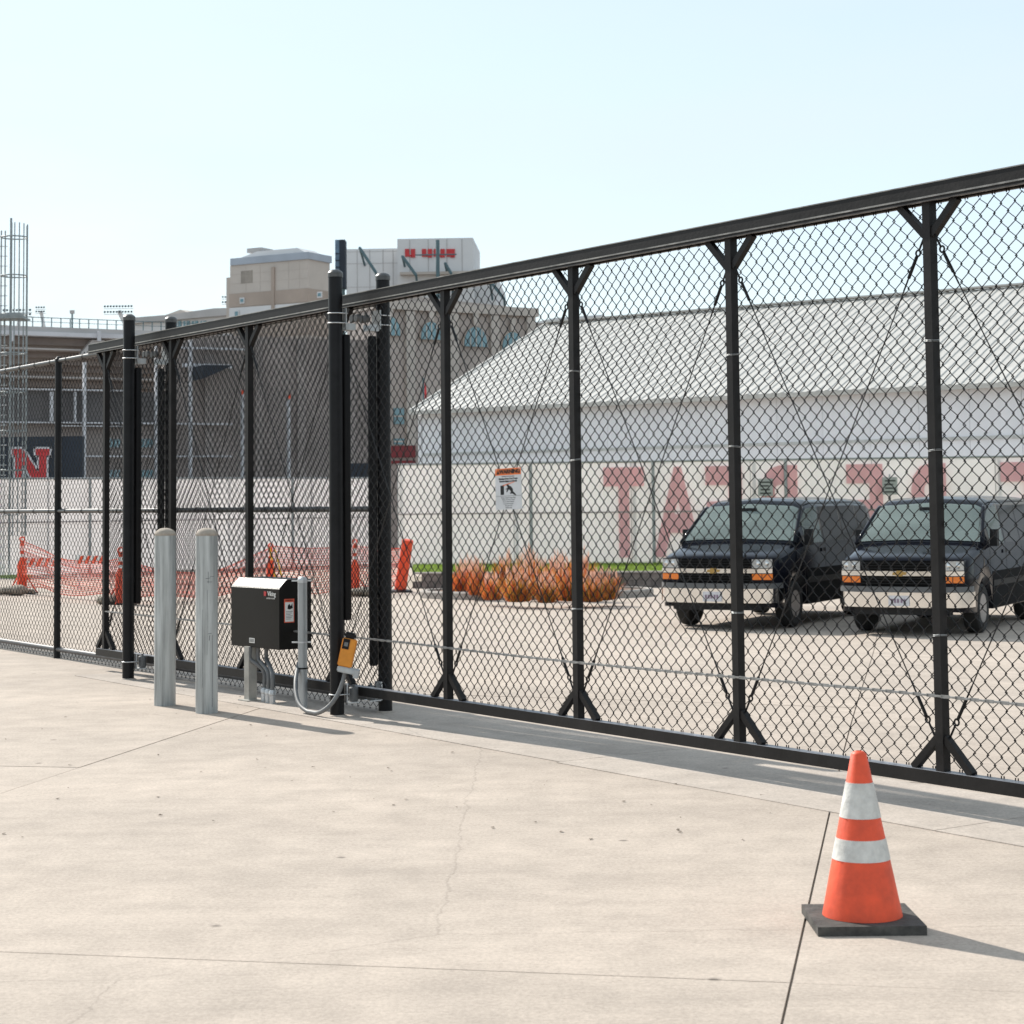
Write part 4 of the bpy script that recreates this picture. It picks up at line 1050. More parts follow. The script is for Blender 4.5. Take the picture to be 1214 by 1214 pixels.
rban, on = banner(RB0, RB1, LZ - 0.02, 2.67, 'white banner covered fence with faded reversed red letters, behind the vans', [630, 775, 932], 1.30)
hgt = 2.67 - (LZ - 0.02)
for ch_, p0, p1 in (('T', 716, 764), ('A', 775, 832), ('E', 836, 880), ('B', 898, 946), ('E', 1003, 1047), ('R', 1066, 1122), ('E', 1186, 1232)):
    x0_, x1_ = on(p0), on(p1)
    me_o = text('letter', ch_, 1.0, BANL, rban, (0, 0, 0), (0, 0, 0), 0.004, mirror=True, bold=0.035)
    me = me_o.data; xs_ = [v.co.x for v in me.vertices]; ys_ = [v.co.y for v in me.vertices]
    for v in me.vertices:
        v.co.x = (v.co.x - min(xs_)) / (max(xs_) - min(xs_)) * (x1_ - x0_)
        v.co.y = (v.co.y - min(ys_)) / (max(ys_) - min(ys_)) * hgt * 0.885
    me_o.location = (x0_, -0.072, hgt * 0.065); me_o.rotation_euler = (PI / 2, 0, 0)
for px, lab in ((908, 'small dark notice board on the banner above the left van roof'), (1055, 'small dark notice board on the banner above the right van roof')):
    x_ = on(px); P = rban.matrix_basis @ Vector((x_, -0.2, 0))
    nb_ = thing('notice_board', lab, 'sign', (P.x, P.y, 1.45), rban.rotation_euler.z, 'notices on the banner fence')
    obj('board', BX(-0.20, 0.20, -0.012, 0.012, 0.25, 0.72), mat('notice_grey', (0.42, 0.42, 0.40), 0.7), nb_)
    for i in range(4): obj('print_line', BX(-0.15 + 0.02 * (i % 2), 0.15 - 0.03 * (i % 3), -0.016, -0.0125, 0.30 + i * 0.10, 0.345 + i * 0.10), mat('notice_print', (0.08, 0.08, 0.075), 0.7), nb_)
    obj('hanger', TB([(0, 0.02, -1.55), (0, 0.02, 0.8)], 0.02, 6), PGAL, nb_)
LB0, LB1 = dp(-60, 600, 57), dp(462, 600, 66)
banner(LB0, LB1, ZL, 2.47, 'plain white banner covered fence at left, behind the orange barricades', [105, 345], 1.15)

# ------------------------------------------------------------------ long white metal building
WALLW = mat('white_siding', (0.74, 0.75, 0.78), 0.55, 0, 0.05, 1.2, 0.05, 20, objvar=0.02)
ROOFW = mat('white_roof', (0.50, 0.483, 0.452), 0.5, 0, 0.08, 1.5)
E0 = dp(493, 487, 68.0); eave = E0.z
r = ray(1214, 452); k = (eave - EYE) / r.z; E1 = CAM + r * k
d = (E1 - E0); d.z = 0; Lb = d.length; d.normalize(); Lb2 = Lb + 16
mb = thing('metal_building', 'long white metal building with a ribbed pitched roof behind the banners', 'building', (E0.x, E0.y, -0.4), math.atan2(d.y, d.x))
zE = eave + 0.4
nb_ = int(Lb2 / 1.6)
wp = None
for k in range(nb_):
    if wp is None: wp = obj('wall_panel', BX(0.006, 1.594, 0.0, 0.15, 0, zE - 0.05), WALLW, mb); wp.location = (0, 0.35, 0)
    else: inst(wp, mb, (k * 1.6, 0.35, 0))
rd, rh = 8.45, 3.72
rf = obj('roof', PR([(0.0, zE), (rd, zE + rh), (2 * rd, zE), (2 * rd, zE - 0.12), (rd, zE + rh - 0.12), (0.0, zE - 0.12)], -0.25, Lb2, axis='x'), ROOFW, mb)
ang = math.atan2(rh, rd); sl = math.hypot(rd, rh)
bm = bmesh.new(); prism(bm, [(-0.06, 0.0), (0.06, 0.0), (0.032, 0.020), (-0.032, 0.020)], 0, sl, axis='y'); bmesh.ops.transform(bm, matrix=Matrix.Translation((0, 0, 0.003)) , verts=bm.verts)
rib = obj('roof_rib', bm, ROOFW, rf); n = int(Lb2 / 0.31)
for k in range(n):
    tgt = rib if k == 0 else inst(rib, rf)
    tgt.location = (-0.1 + k * 0.31, 0.0, zE + 0.002); tgt.rotation_euler = (ang, 0, 0)
obj('gutter', PR([(-0.10, zE - 0.15), (0.10, zE - 0.15), (0.10, zE - 0.125), (-0.08, zE - 0.125), (-0.08, zE - 0.02), (-0.10, zE - 0.02)], -0.3, Lb2, axis='x'), mat('gutter', (0.50, 0.49, 0.46), 0.5), mb)
obj('wall_girt', BX(0, Lb2, 0.30, 0.345, zE - 1.62, zE - 1.52), mat('girt', (0.50, 0.51, 0.50), 0.6), mb)
obj('gable_wall', PR([(0.36, 0), (2 * rd - 0.3, 0), (2 * rd - 0.3, zE - 0.16), (rd, zE + rh - 0.14), (0.36, zE - 0.16)], -0.2, -0.05, axis='x'), WALLW, mb)
obj('rake_trim', PR([(0.0, zE - 0.16), (rd, zE + rh - 0.16), (rd, zE + rh + 0.06), (0.0, zE + 0.06)], -0.33, -0.255, axis='x'), MATS['gutter'], mb)
obj('ridge_cap', BX(-0.2, Lb2, rd - 0.2, rd + 0.2, zE + rh + 0.03, zE + rh + 0.09), ROOFW, mb)
# ------------------------------------------------------------------ barricades, netting, drum
NET = mat('orange_net', (0.85, 0.13, 0.07), 0.6, 0, 0.1, 5)
def net(P0, P1, h0, h1, sag, label, drop=0.0):
    d = P1 - P0; Ln = math.hypot(d.x, d.y)
    nn = thing('safety_netting', label, 'netting', P0, math.atan2(d.y, d.x), 'orange netting strung between barricades')
    bm = bmesh.new(); nx_ = int(Ln / 0.055); nz_ = 17
    dz = P1.z - P0.z
    def top(f): return h0 + (h1 - h0) * f - sag * math.sin(PI * f) + dz * f
    def P(i, j):
        f = i / nx_; t_ = top(f); b_ = drop + dz * f + 0.05 * math.sin(f * 9)
        return Vector((Ln * f, 0.06 * math.sin(f * 11 + j * .7) + 0.03 * math.sin(j * 2.1), b_ + (t_ - b_) * (j / nz_)))
    w = 0.0062
    for j in range(nz_ + 1):
        ww = w * (1.6 if j in (0, nz_) else 1)
        pv = None
        for i in range(nx_ + 1):
            p = P(i, j); c = (bm.verts.new(p - Vector((0, 0, ww))), bm.verts.new(p + Vector((0, 0, ww))))
            if pv: bm.faces.new((pv[0], c[0], c[1], pv[1]))
            pv = c
    for i in range(nx_ + 1):
        for j in range(nz_):
            a, b = P(i, j), P(i, j + 1); q = Vector((w * .8, 0, 0))
            bm.faces.new([bm.verts.new(x_) for x_ in (a - q, a + q, b + q, b - q)])
    o = obj('net', bm, NET, nn, keep_normals=True); o['kind'] = 'stuff'
    return nn
def delineator(px, py, ptop, label, bags=True, lean=0.0, w=0.085):
    P = ground(px, py); s = ppm(P.y); h = (py - ptop) / s
    t_ = thing('barricade_stand', label, 'barricade', P, 0, 'orange stands holding the netting')
    bm = bmesh.new(); lathe(bm, [(w * 1.25, 0.03), (w * 1.2, h * 0.52), (w * 0.75, h * 0.58), (w * 0.55, h * 0.64)], 16); obj('lower_tube', bm, ORANGE, t_, smooth='auto')
    bm = bmesh.new(); lathe(bm, [(w * 0.5, h * 0.6), (w * 0.5, h * 0.9)], 14); up_ = obj('upper_tube', bm, WHITE, t_, smooth='auto')
    for f in (0.70, 0.84): 
        bm = bmesh.new(); lathe(bm, [(w * 0.54, h * f), (w * 0.54, h * (f + .06))], 14); obj('orange_band', bm, ORANGE, up_, smooth='auto')
    bm = bmesh.new(); torus(bm, w * 0.6, w * 0.2, Matrix.Translation((0, 0, h * 0.955)) @ Matrix.Rotation(PI / 2, 4, 'X'), 12, 6); obj('handle', bm, ORANGE, t_, smooth=True)
    for a in (0.3, 2.9, 4.6):
        obj('leg', TB([(0.05 * math.cos(a), 0.05 * math.sin(a), h * 0.36), (0.32 * math.cos(a), 0.32 * math.sin(a), 0.02)], 0.016, 6), ORANGE, t_)
    bm = bmesh.new(); box(bm, -0.30, 0.30, -0.22, 0.22, 0.0, 0.035); obj('rubber_base', bm, BLACK, t_, bevel=0.012)
    t_.rotation_euler.y = lean
    return P, h
SACK = mat('sandbag', (0.30, 0.26, 0.21), 0.95, 0, 0.25, 14, 0.5, 60)
def sandbag(P, label, rz=0.3, sx=0.36):
    bm = bmesh.new(); bmesh.ops.create_icosphere(bm, subdivisions=3, radius=1)
    for v in bm.verts:
        x_, y_, z_ = v.co
        v.co = Vector((sx * math.copysign(abs(x_) ** .7, x_), 0.20 * math.copysign(abs(y_) ** .8, y_), 0.10 + 0.10 * z_ * (1 + 0.25 * math.sin(5 * x_)) + 0.012 * math.sin(17 * x_ + 9 * y_)))
        v.co.z = max(v.co.z, 0.0)
    b = thing('sandbag', label, 'sandbag', P, rz, 'sandbags weighting the barricades')
    o = obj('sack', bm, SACK, b, smooth=True)
    obj('tie', TB([(sx - 0.02, 0, 0.10), (sx + 0.10, 0.03, 0.07)], [0.03, 0.045], 8), SACK, b)
d1, h1 = delineator(26, 704, 637, 'leftmost orange barricade stand with round handle beside a sandbag')
d2, h2 = delineator(143, 717, 650, 'orange barricade stand just behind the leftmost gate post')
d3, h3 = delineator(421, 706, 640, 'orange and white barricade stand seen between the two right gate posts')
d4, h4 = delineator(321, 704, 645, 'orange barricade stand rising behind the black operator box')
sandbag(ground(14, 706) , 'grey sandbag at the foot of the leftmost barricade stand')
sandbag(ground(138, 716) + Vector((0, -0.3, 0)), 'grey sandbag beside the stand at the leftmost gate post', 1.0)
sandbag(ground(432, 707), 'dark sandbag beside the stand between the right gate posts', 0.1)
net(d1, d2 + Vector((0, .3, 0)), h1 * .95, h2 * .80, 0.22, 'sagging orange netting between the two leftmost barricade stands', 0.12)
net(d2, d4, h2 * .8, h4 * .95, 0.42, 'orange netting hanging low behind the two bollards', 0.08)
net(d4, d3, h4 * .95, h3 * .88, 0.05, 'orange netting behind the black operator box and sensor', 0.08)
dd = ground(474, 702)
net(d3, dd + Vector((0, 0.4, 0)), h3 * .88, 1.0, 0.02, 'short orange netting panel beside the leaning orange tube', 0.1)
# striped boards leaning in the netting
def board(px, py, wpx, label, ang_, n=5):
    P = ground(px, py + 34); s = ppm(P.y); L2 = wpx / s
    b = thing('barricade_board', label, 'board', (P.x, P.y, P.z), ang_, 'striped boards in the netting')
    hz = 34 / s
    obj('plank', BX(-L2 / 2, L2 / 2, -0.012, 0.012, hz - 0.10, hz + 0.10), WHITE, b)
    for k in range(n):
        x0_ = -L2 / 2 + 0.05 + k * (L2 - 0.1) / n; w_ = (L2 - 0.1) / n * 0.5
        obj('stripe', PR([(x0_, hz - 0.098), (x0_ + w_, hz - 0.098), (x0_ + w_ + 0.1, hz + 0.098), (x0_ + 0.1, hz + 0.098)], -0.0145, -0.0125), ORANGE, b)
    for sx in (-L2 * .4, L2 * .4): obj('leg', BX(sx - 0.03, sx + 0.03, 0.014, 0.05, 0, hz + 0.12), WHITE, b)
board(46, 667, 50, 'striped orange and white board beside the leftmost barricade stand', 0.1)
board(108, 664, 40, 'striped orange and white board behind the gate tail post', -0.2, 4)
# leaning orange tube
top = dp(483.5, 640, dd.y - 0.15)
dr = thing('orange_tube', 'fat red orange plastic tube leaning right beside the black gate post', 'channelizer', dd)
ax = (top - dd); h = ax.length
bm = bmesh.new(); lathe(bm, [(0.145, 0.0), (0.15, 0.03), (0.138, 0.06), (0.128, h * .93), (0.135, h * .95), (0.135, h * .99), (0.12, h), (0, h - 0.01)], 26); o = obj('tube_body', bm, ORANGE, dr, smooth='auto')
o.rotation_euler = ax.to_track_quat('Z', 'Y').to_euler()
bm = bmesh.new(); lathe(bm, [(0.131, h * .60), (0.131, h * .62)], 26); o2 = obj('ring', bm, RED, dr); o2.rotation_euler = o.rotation_euler
bm = bmesh.new(); lathe(bm, [(0.30, 0), (0.30, 0.03), (0.2, 0.06), (0.14, 0.07)], 24); obj('foot', bm, BLACK, dr)
# striped yellow strap poles behind the box
P = ground(325, 706); s = ppm(P.y)
sp_ = thing('caution_stake', 'pair of leaning yellow stakes with orange flag behind the operator box', 'stake', P)
obj('stake', TB([(0.10, 0, 0), (-0.10, 0.0, (706 - 650) / s)], 0.022, 6), mat('stake_yellow', (0.75, 0.45, 0.03), 0.6), sp_)
obj('stake', TB([(0.28, 0, 0), (0.02, 0.0, (706 - 652) / s)], 0.016, 6), MATS['stake_yellow'], sp_)
obj('flag', BX(-0.14, 0.0, -0.03, -0.024, 0.52, 0.80), ORANGE, sp_)

# ------------------------------------------------------------------ caged ladder mast
LY = 58.0; s = ppm(LY)
lp = dp(12, 640, LY); lp.z = ZL
mast = thing('ladder_mast', 'tall galvanised ladder mast with round safety cage at the left edge', 'ladder', lp)
mz1 = dp(12, 258, LY).z - ZL; MG = mat('mast_galv', (0.27, 0.30, 0.31), 0.55, 0.4, 0.15, 4)
X = lambda px: (px - 12) / s
obj('pole', TB([(X(9.5), 0.1, 0), (X(9.5), 0.1, mz1)], 0.034, 8), MG, mast)
for px, yy in ((-1, 0.0), (3.5, 0.02)): obj('ladder_rail', TB([(X(px), yy, 0), (X(px), yy, mz1 - 0.4)], 0.022, 6), MG, mast)
for i, (px, yy) in enumerate(((15, -0.34), (19, -0.4), (24, -0.34), (27.5, -0.16), (29.5, 0.08), (26, 0.34))):
    obj('cage_bar', TB([(X(px), yy, 1.2), (X(px), yy, mz1 - 0.2)], 0.019, 6), MG, mast)
zz = 2.0
while zz < mz1 - 0.3:
    bm = bmesh.new(); torus(bm, 0.40, 0.022, Matrix.Translation((X(14.5), 0, zz)) @ Matrix.Diagonal((0.98, 1, 1, 1)), 24, 6); obj('hoop', bm, MG, mast, smooth=True)
    zz += 1.19
zz = 0.3; rg = None
while zz < mz1 - 0.5:
    if rg is None: rg = obj('rung', TB([(X(-12), 0, 0), (X(6.5), 0.02, 0)], 0.014, 6), GALVB, mast); rg.location.z = zz
    else: inst(rg, mast, (0, 0, zz))
    zz += 0.305
pz = dp(12, 377, LY).z - ZL
bm = bmesh.new(); box(bm, X(-14), X(30), -0.45, 0.45, pz - 0.05, pz); box(bm, X(-14), X(30), -0.46, -0.44, pz + 0.002, pz + 0.10); obj('rest_platform', bm, MG, mast)

# ------------------------------------------------------------------ stadium behind
def M_(n, c, v=0.1, sc=0.25, **k): return mat(n, c, k.pop('rough', 0.85), 0, v, sc, **k)
SBE = M_('precast_beige', (0.52, 0.465, 0.42), 0.1, 0.15, objvar=0.02); SBR = M_('precast_tan', (0.41, 0.335, 0.285), 0.1, 0.2)
SGR = M_('concrete_grey', (0.46, 0.445, 0.44), 0.12, 0.2); SDK = M_('soffit_brown', (0.25, 0.215, 0.20), 0.15, 0.3)
SLT = M_('pale_panel', (0.66, 0.655, 0.66), 0.06, 0.15); SWN = mat('far_glass', (0.14, 0.27, 0.32), 0.12, 0, 0.2, 0.6, spec=0.8)
SMT = M_('far_steel', (0.10, 0.16, 0.18), 0.1, 1.0); NAVY = M_('navy_board', (0.026, 0.035, 0.05), 0.15, 0.6); MAR = M_('maroon_board', (0.15, 0.025, 0.03), 0.15, 0.8)
STEELW = M_('white_steel', (0.62, 0.62, 0.65), 0.08, 0.5)
def frame(px, Y, px2, Y2, name, label, cat):
    """thing whose local x runs along a facade seen from px (distance Y) to px2 (distance Y2); returns thing and helpers"""
    A = dp(px, 600, Y); B = dp(px2, 600, Y2); d = B - A; d.z = 0; Ln = d.length
    t_ = thing(name, label, cat, (A.x, A.y, ZL), math.atan2(d.y, d.x))
    def u(p):                                   # local x where a sight line meets the facade
        r = ray(p, 600); k = ((A.x) * d.y - (A.y) * d.x) / (r.x * d.y - r.y * d.x)
        return (Vector((r.x * k - A.x, r.y * k - A.y, 0))).dot(d) / Ln
    def z(p, q):                                # local height of a pixel on the facade
        r = ray(p, q); k = ((A.x) * d.y - (A.y) * d.x) / (r.x * d.y - r.y * d.x)
        return EYE + r.z * k - ZL
    return t_, u, z, Ln
# beige tower left of the first roller post
tw, u, z, Ln = frame(273, 150, 366, 146.4, 'stadium_tower', 'beige concrete stadium tower with a tan band left of the near gate post', 'tower')
zt = z(320, 311); x0_, x1_ = 0, Ln
obj('shaft', BX(x0_, x1_, 0, 3, 0, zt), SBE, tw)
obj('tan_band', BX(x0_ - 0.05, x1_ + 0.05, -0.08, 3.05, z(320, 361), z(320, 345)), SBR, tw)
obj('pale_band', BX(x0_ - 0.05, x1_ + 0.05, -0.06, 3.05, z(320, 374), z(320, 362)), SLT, tw)
obj('tan_band', BX(x0_ - 0.05, x1_ + 0.05, -0.08, 3.05, z(320, 400), z(320, 375)), SBR, tw)
obj('parapet', BX(x0_ + 0.1, x1_ + 0.12, -0.12, 3.12, zt + 0.002, zt + 0.55), M_('parapet_blue', (0.36, 0.40, 0.46), 0.08, 0.4), tw)
obj('corner_step', BX(-0.6, -0.02, 0.3, 2.8, 0, z(275, 328)), SBE, tw)
obj('roof_hump', PR([(0.6, zt + 0.56), (x1_ - 0.4, zt + 0.56), (x1_ - 1.2, zt + 1.0), (2.4, zt + 1.0)], 0.3, 2.7), SLT, tw)
obj('pilaster', BX(u(325) - 0.14, u(325) + 0.14, -0.15, -0.001, 0, zt - 0.4), SBR, tw)
for px, q0, q1 in ((288.5, 353, 360), (381, 346, 353), (282, 368, 378)):
    w_ = obj('window', BX(u(px) - 0.22, u(px) + 0.22, -0.16, -0.085, z(px, q1), z(px, q0)), SLT, tw); obj('pane', BX(u(px) - 0.15, u(px) + 0.15, -0.18, -0.161, z(px, q1) + 0.1, z(px, q0) - 0.1), SWN, w_)
for q in (322, 333): obj('panel_joint', BX(0.02, x1_ - 0.02, -0.012, -0.002, z(320, q + .25), z(320, q)), M_('joint_beige', (0.46, 0.41, 0.37), 0.08, 0.3), tw)
for px in (292, 309, 343, 356): obj('panel_joint', BX(u(px) - 0.01, u(px) + 0.01, -0.014, -0.003, z(320, 344), zt - 0.1), MATS['joint_beige'], tw)
obj('roof_unit', BX(1.2, 2.6, 0.6, 2.2, zt + 1.001, zt + 1.35), SGR, tw)
obj('streak', BX(u(286), u(300), -0.012, -0.002, zt - 1.5, zt - 0.5), M_('rain_streak', (0.31, 0.275, 0.24), 0.15, 0.8), tw)
# pale tall block with red lettering, top cut by the photo
pb, u, z, Ln = frame(412, 163, 565, 162.5, 'stadium_block', 'tall pale grey stadium block with red lettering at the top and a setback ledge', 'building')
zt = z(480, 286)
obj('wall', BX(0, u(475), 0, 8, 0, zt - 0.6), SLT, pb); obj('wall', BX(u(475) + 0.02, Ln, -1.5, 8, 0, zt), SLT, pb)
obj('ledge', BX(u(475) + 0.3, Ln + 0.2, -2.3, -1.52, z(500, 329), z(500, 326)), SBE, pb)
obj('right_wing', BX(Ln + 0.02, u(590), 1, 18, 0, z(575, 323)), SLT, pb)
for q in (298, 312, 340): obj('panel_joint', BX(0.05, u(475) - 0.05, -0.02, -0.002, z(440, q + .5), z(440, q)), SGR, pb)
for px in (425, 440, 456, 468): obj('panel_joint', BX(u(px) - 0.03, u(px) + 0.03, -0.022, -0.003, 0, zt - 0.7), SGR, pb)
for px in (490, 512, 534, 552): obj('panel_joint', BX(u(px) - 0.03, u(px) + 0.03, -1.53, -1.502, z(500, 325), zt - 0.1), SGR, pb)
for i, px in enumerate((487, 494, 507, 514, 521, 529, 536, 541)):
    obj('red_letter', BX(u(px) - 0.18, u(px) + 0.18, -1.62, -1.502, z(px, 307 + (i % 2)), z(px, 298)), RED, pb)
    if i % 2 == 0: obj('red_letter_foot', BX(u(px) + 0.19, u(px) + 0.42, -1.62, -1.502, z(px, 307), z(px, 305)), RED, pb)
for (a0, b0, a1, b1) in ((434, 300, 453, 329), (484, 310, 500, 332), (534, 318, 541, 330), (586, 338, 603, 360)):
    pA = Vector((u(a0), -3.5, z(a0, b0))); pB = Vector((u(a1), -3.5, z(a1, b1)))
    obj('strut', TB([pA, pB], 0.13, 6), SMT, pb)
    obj('strut_tie', TB([pB, (pB.x, 0.5, pB.z - 3.2)], 0.10, 6), SMT, pb)
    obj('strut_tie', TB([pA, (pA.x, 0.5, pA.z - 1.2)], 0.10, 6), SMT, pb)
obj('mast', TB([(u(526), -4, z(526, 345) - 8), (u(526), -4, z(526, 292))], 0.16, 8), SMT, pb)
obj('mast_arm', TB([(u(500), -4, z(526, 309)), (u(548), -4, z(526, 309))], 0.06, 6), SMT, pb)
# edge of a video board
vb, u, z, Ln = frame(398, 150, 411, 150, 'video_board', 'narrow dark edge of a video board rising above the near gate post', 'scoreboard')
obj('cabinet', BX(u(404), u(410.5), 0, 1.5, z(404, 341), z(404, 284)), NAVY, vb)
obj('side_frame', BX(u(398.5), u(403.6), 0.1, 1.4, z(404, 327), z(404, 284)), M_('board_blue', (0.13, 0.20, 0.27), 0.2, 1.5), vb)
for q in (300, 308, 316): obj('frame_rail', BX(u(398.5), u(403.6), 0.02, 0.09, z(404, q + 1), z(404, q)), NAVY, vb)
obj('leg', BX(u(405), u(409), 0.5, 1.0, 0, z(404, 341) - 0.02), SMT, vb)
# beige wing with arched windows
aw, u, z, Ln = frame(446, 128, 637, 135, 'arched_stand', 'beige stadium stand with a row of arched blue windows beyond the white roof', 'building')
ztL, ztR = z(446, 338), z(637, 367)
obj('wall', PR([(0, 0), (Ln, 0), (Ln, ztR), (0, ztR + 0.6)], 0, 4), M_('stand_taupe', (0.45, 0.39, 0.355), 0.12, 0.25), aw)
obj('cornice', BX(-0.1, Ln + 0.1, -0.35, 4.1, z(560, 372), z(560, 362)), SBE, aw)
for px, w_, q0, q1 in ((511, 24, 382, 403), (564, 27, 388, 411.5), (608, 25, 394, 418), (462, 24, 376, 398)):
    c = u(px); hw = (u(px + w_ / 2) - u(px - w_ / 2)) / 2; zb2, zt2 = z(px, q1), z(px, q0)
    arch = [(c + hw * math.cos(a), zb2 + (zt2 - zb2) * math.sin(a) ** 0.8 if math.sin(a) > 0 else zb2) for a in np.linspace(0, PI, 13)]
    sr_ = obj('arch_surround', PR([(c + (x_ - c) * 1.12, zb2 - 0.1 + (y_ - zb2 + 0.1) * 1.07) for x_, y_ in arch], -0.18, -0.002), SBR, aw)
    wn_ = obj('window', PR(arch, -0.26, -0.181), SWN, aw)
    for k in (-.5, 0, .5): obj('mullion', BX(c + hw * k - 0.035, c + hw * k + 0.035, -0.29, -0.261, zb2, zb2 + (zt2 - zb2) * math.sqrt(1 - k * k) * 0.98), SBE, wn_)
    obj('keystone', PR([(c - 0.16, zt2 + 0.05), (c + 0.16, zt2 + 0.05), (c + 0.24, zt2 + 0.95), (c - 0.24, zt2 + 0.95)], -0.32, -0.182), SBE, aw)
for px in (486, 538, 587, 630): obj('pier', BX(u(px) - 0.35, u(px) + 0.35, -0.30, -0.003, 0, z(560, 373)), SBE, aw)
for px, q0, q1 in ((473, 484, 503), (473, 520, 527)):
    w_ = obj('window', BX(u(467), u(479), -0.12, -0.003, z(px, q1), z(px, q0)), SWN, aw)
    obj('transom', BX(u(467), u(479), -0.14, -0.121, z(px, (q0 + q1) / 2) - 0.05, z(px, (q0 + q1) / 2) + 0.05), SBE, w_)
sb, u, z, Ln = frame(464, 86, 493, 86, 'maroon_kiosk', 'dark maroon signboard left of the white metal building', 'signboard')
obj('board', BX(0, Ln, 0, 1.0, z(470, 542.5), z(470, 528.5)), MAR, sb); obj('board', BX(0, Ln, 0.02, 1.0, z(470, 549.5), z(470, 546)), MAR, sb)
obj('frame', BX(-0.05, Ln + 0.05, 0.1, 0.9, 0, z(470, 528)), SDK, sb)
fg, u, z, Ln = frame(503, 84, 507, 84, 'flag', 'small red flag hanging on a pole behind the gate mesh', 'flag')
obj('pole', TB([(0, 0, z(504, 500)), (0, 0, z(504, 448))], 0.04, 6), SMT, fg)
obj('cloth', PR([(0.05, z(504, 475)), (Ln, z(504, 471)), (Ln * .8, z(504, 458)), (0.05, z(504, 453))], -0.01, 0.01), RED, fg)
# distant pale roof right of the ridge
ds, u, z, Ln = frame(637, 190, 740, 190, 'distant_hall', 'distant pale hall roof just above the white roof ridge', 'building')
obj('wall', BX(0, Ln, 0, 20, 0, z(690, 383)), SGR, ds); obj('roof', PR([(-.5, z(690, 383)), (Ln, z(690, 383)), (Ln - 2, z(690, 374)), (2, z(690, 377))], -0.5, 20), SLT, ds)
# pale press building on the horizon left of the tower
pr_, u, z, Ln = frame(155, 175, 275, 168, 'press_building', 'long pale grey building with strip windows left of the beige tower', 'building')
obj('wall', BX(0, Ln, 0, 12, 0, z(230, 378)), SLT, pr_)
obj('roof', PR([(-.5, z(230, 378) + .01), (Ln, z(230, 378) + .01), (Ln, z(258, 367)), (u(258), z(258, 366)), (u(200), z(200, 374)), (-.5, z(160, 377))], -0.5, 12), SGR, pr_)
obj('tent_roof', PR([(u(158), z(200, 375)), (u(212), z(200, 373)), (u(195), z(195, 365))], 2, 9), SBE, pr_)
for k in range(6):
    px = 208 + k * 10; w_ = obj('window', BX(u(px), u(px + 7), -0.1, -0.003, z(px, 389), z(px, 381)), SWN, pr_); obj('mullion', BX(u(px + 3.2), u(px + 3.8), -0.12, -0.101, z(px, 389), z(px, 381)), SLT, w_)
# upper deck at the far left
ud, u, z, Ln = frame(-60, 128, 275, 138, 'upper_deck', 'grey concrete stadium upper deck with railing at the far left', 'stadium stand')
obj('deck_fascia', BX(0, Ln, -0.4, 3, z(100, 400.5), z(100, 395.5)), STEELW, ud)
obj('deck_slab', BX(0, Ln, -0.2, 12, z(100, 395.3), z(100, 389.5)), SGR, ud)
for i, q in enumerate((401, 407, 414, 421, 429, 437, 446, 455)):
    obj('seating_tier', BX(0, Ln, 0.6 + i * 0.7, 12, z(100, q + 8.5), z(100, q)), SDK if i % 2 == 0 else M_('tier_brown', (0.30, 0.265, 0.25), 0.1, 0.4), ud)
for q in (414, 447): obj('tier_edge', BX(0, Ln if q > 420 else u(96), 0.2, 0.55, z(100, q + 1.6), z(100, q)), SGR, ud)
bm = bmesh.new(); pA, pB = (u(94), z(94, 420)), (u(108), z(108, 403)); prism(bm, [pA, (pA[0] + 0.9, pA[1]), (pB[0] + 0.9, pB[1]), pB], -0.1, 0.5); obj('raker', bm, SGR, ud)
for px in (114, 10, 200): obj('deck_bracket', BX(u(px) - 0.12, u(px) + 0.12, -0.6, -0.41, z(px, 405), z(px, 393)), STEELW, ud)
obj('rail', BX(0, Ln, 0.1, 0.16, z(100, 378.6), z(100, 377.8)), SMT, ud); obj('rail', BX(0, Ln, 0.1, 0.16, z(100, 383.5), z(100, 383)), SMT, ud)
rp_ = None; x_ = 0.3
while x_ < Ln:
    if rp_ is None: rp_ = obj('rail_post', BX(-0.03, 0.03, 0.09, 0.15, z(100, 389.3), z(100, 377.9)), SMT, ud); rp_.location.x = x_
    else: inst(rp_, ud, (x_, 0, 0))
    x_ += 0.66
# lower facade in shade with columns and cross beams
lf, u, z, Ln = frame(-60, 110, 452, 122, 'concourse_wall', 'brown shaded stadium concourse facade with pale columns behind the fence', 'building')
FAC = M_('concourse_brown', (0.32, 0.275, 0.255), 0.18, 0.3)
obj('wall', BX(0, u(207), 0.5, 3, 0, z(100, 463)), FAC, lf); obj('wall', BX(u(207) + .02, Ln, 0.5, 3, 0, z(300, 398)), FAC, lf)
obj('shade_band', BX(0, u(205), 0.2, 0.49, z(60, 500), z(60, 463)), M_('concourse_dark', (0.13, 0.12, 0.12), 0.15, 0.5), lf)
for q, a, b, th in ((461.5, -40, 160, 1.8), (500.5, -40, 275, 1.7), (504.5, 70, 150, 1.2), (540, 95, 275, 1.7), (428, 217, 275, 4.5), (408, 215, 292, 2.2)):
    obj('cross_beam', BX(u(a), u(b), -0.1, 0.19, z(100, q + th), z(100, q)), STEELW, lf)
for px, q0, q1, w_ in ((59, 465, 500, 3), (98, 430, 569, 3), (87, 465, 500, 1.6), (183, 400, 569, 2.0), (224, 400, 569, 2.6), (285.5, 468, 569, 2.0), (340.5, 475, 569, 2.0), (400, 400, 569, 2.4)):
    obj('column', BX(u(px - w_ / 2), u(px + w_ / 2), -0.45, -0.11, z(px, q1), z(px, q0)), STEELW, lf)
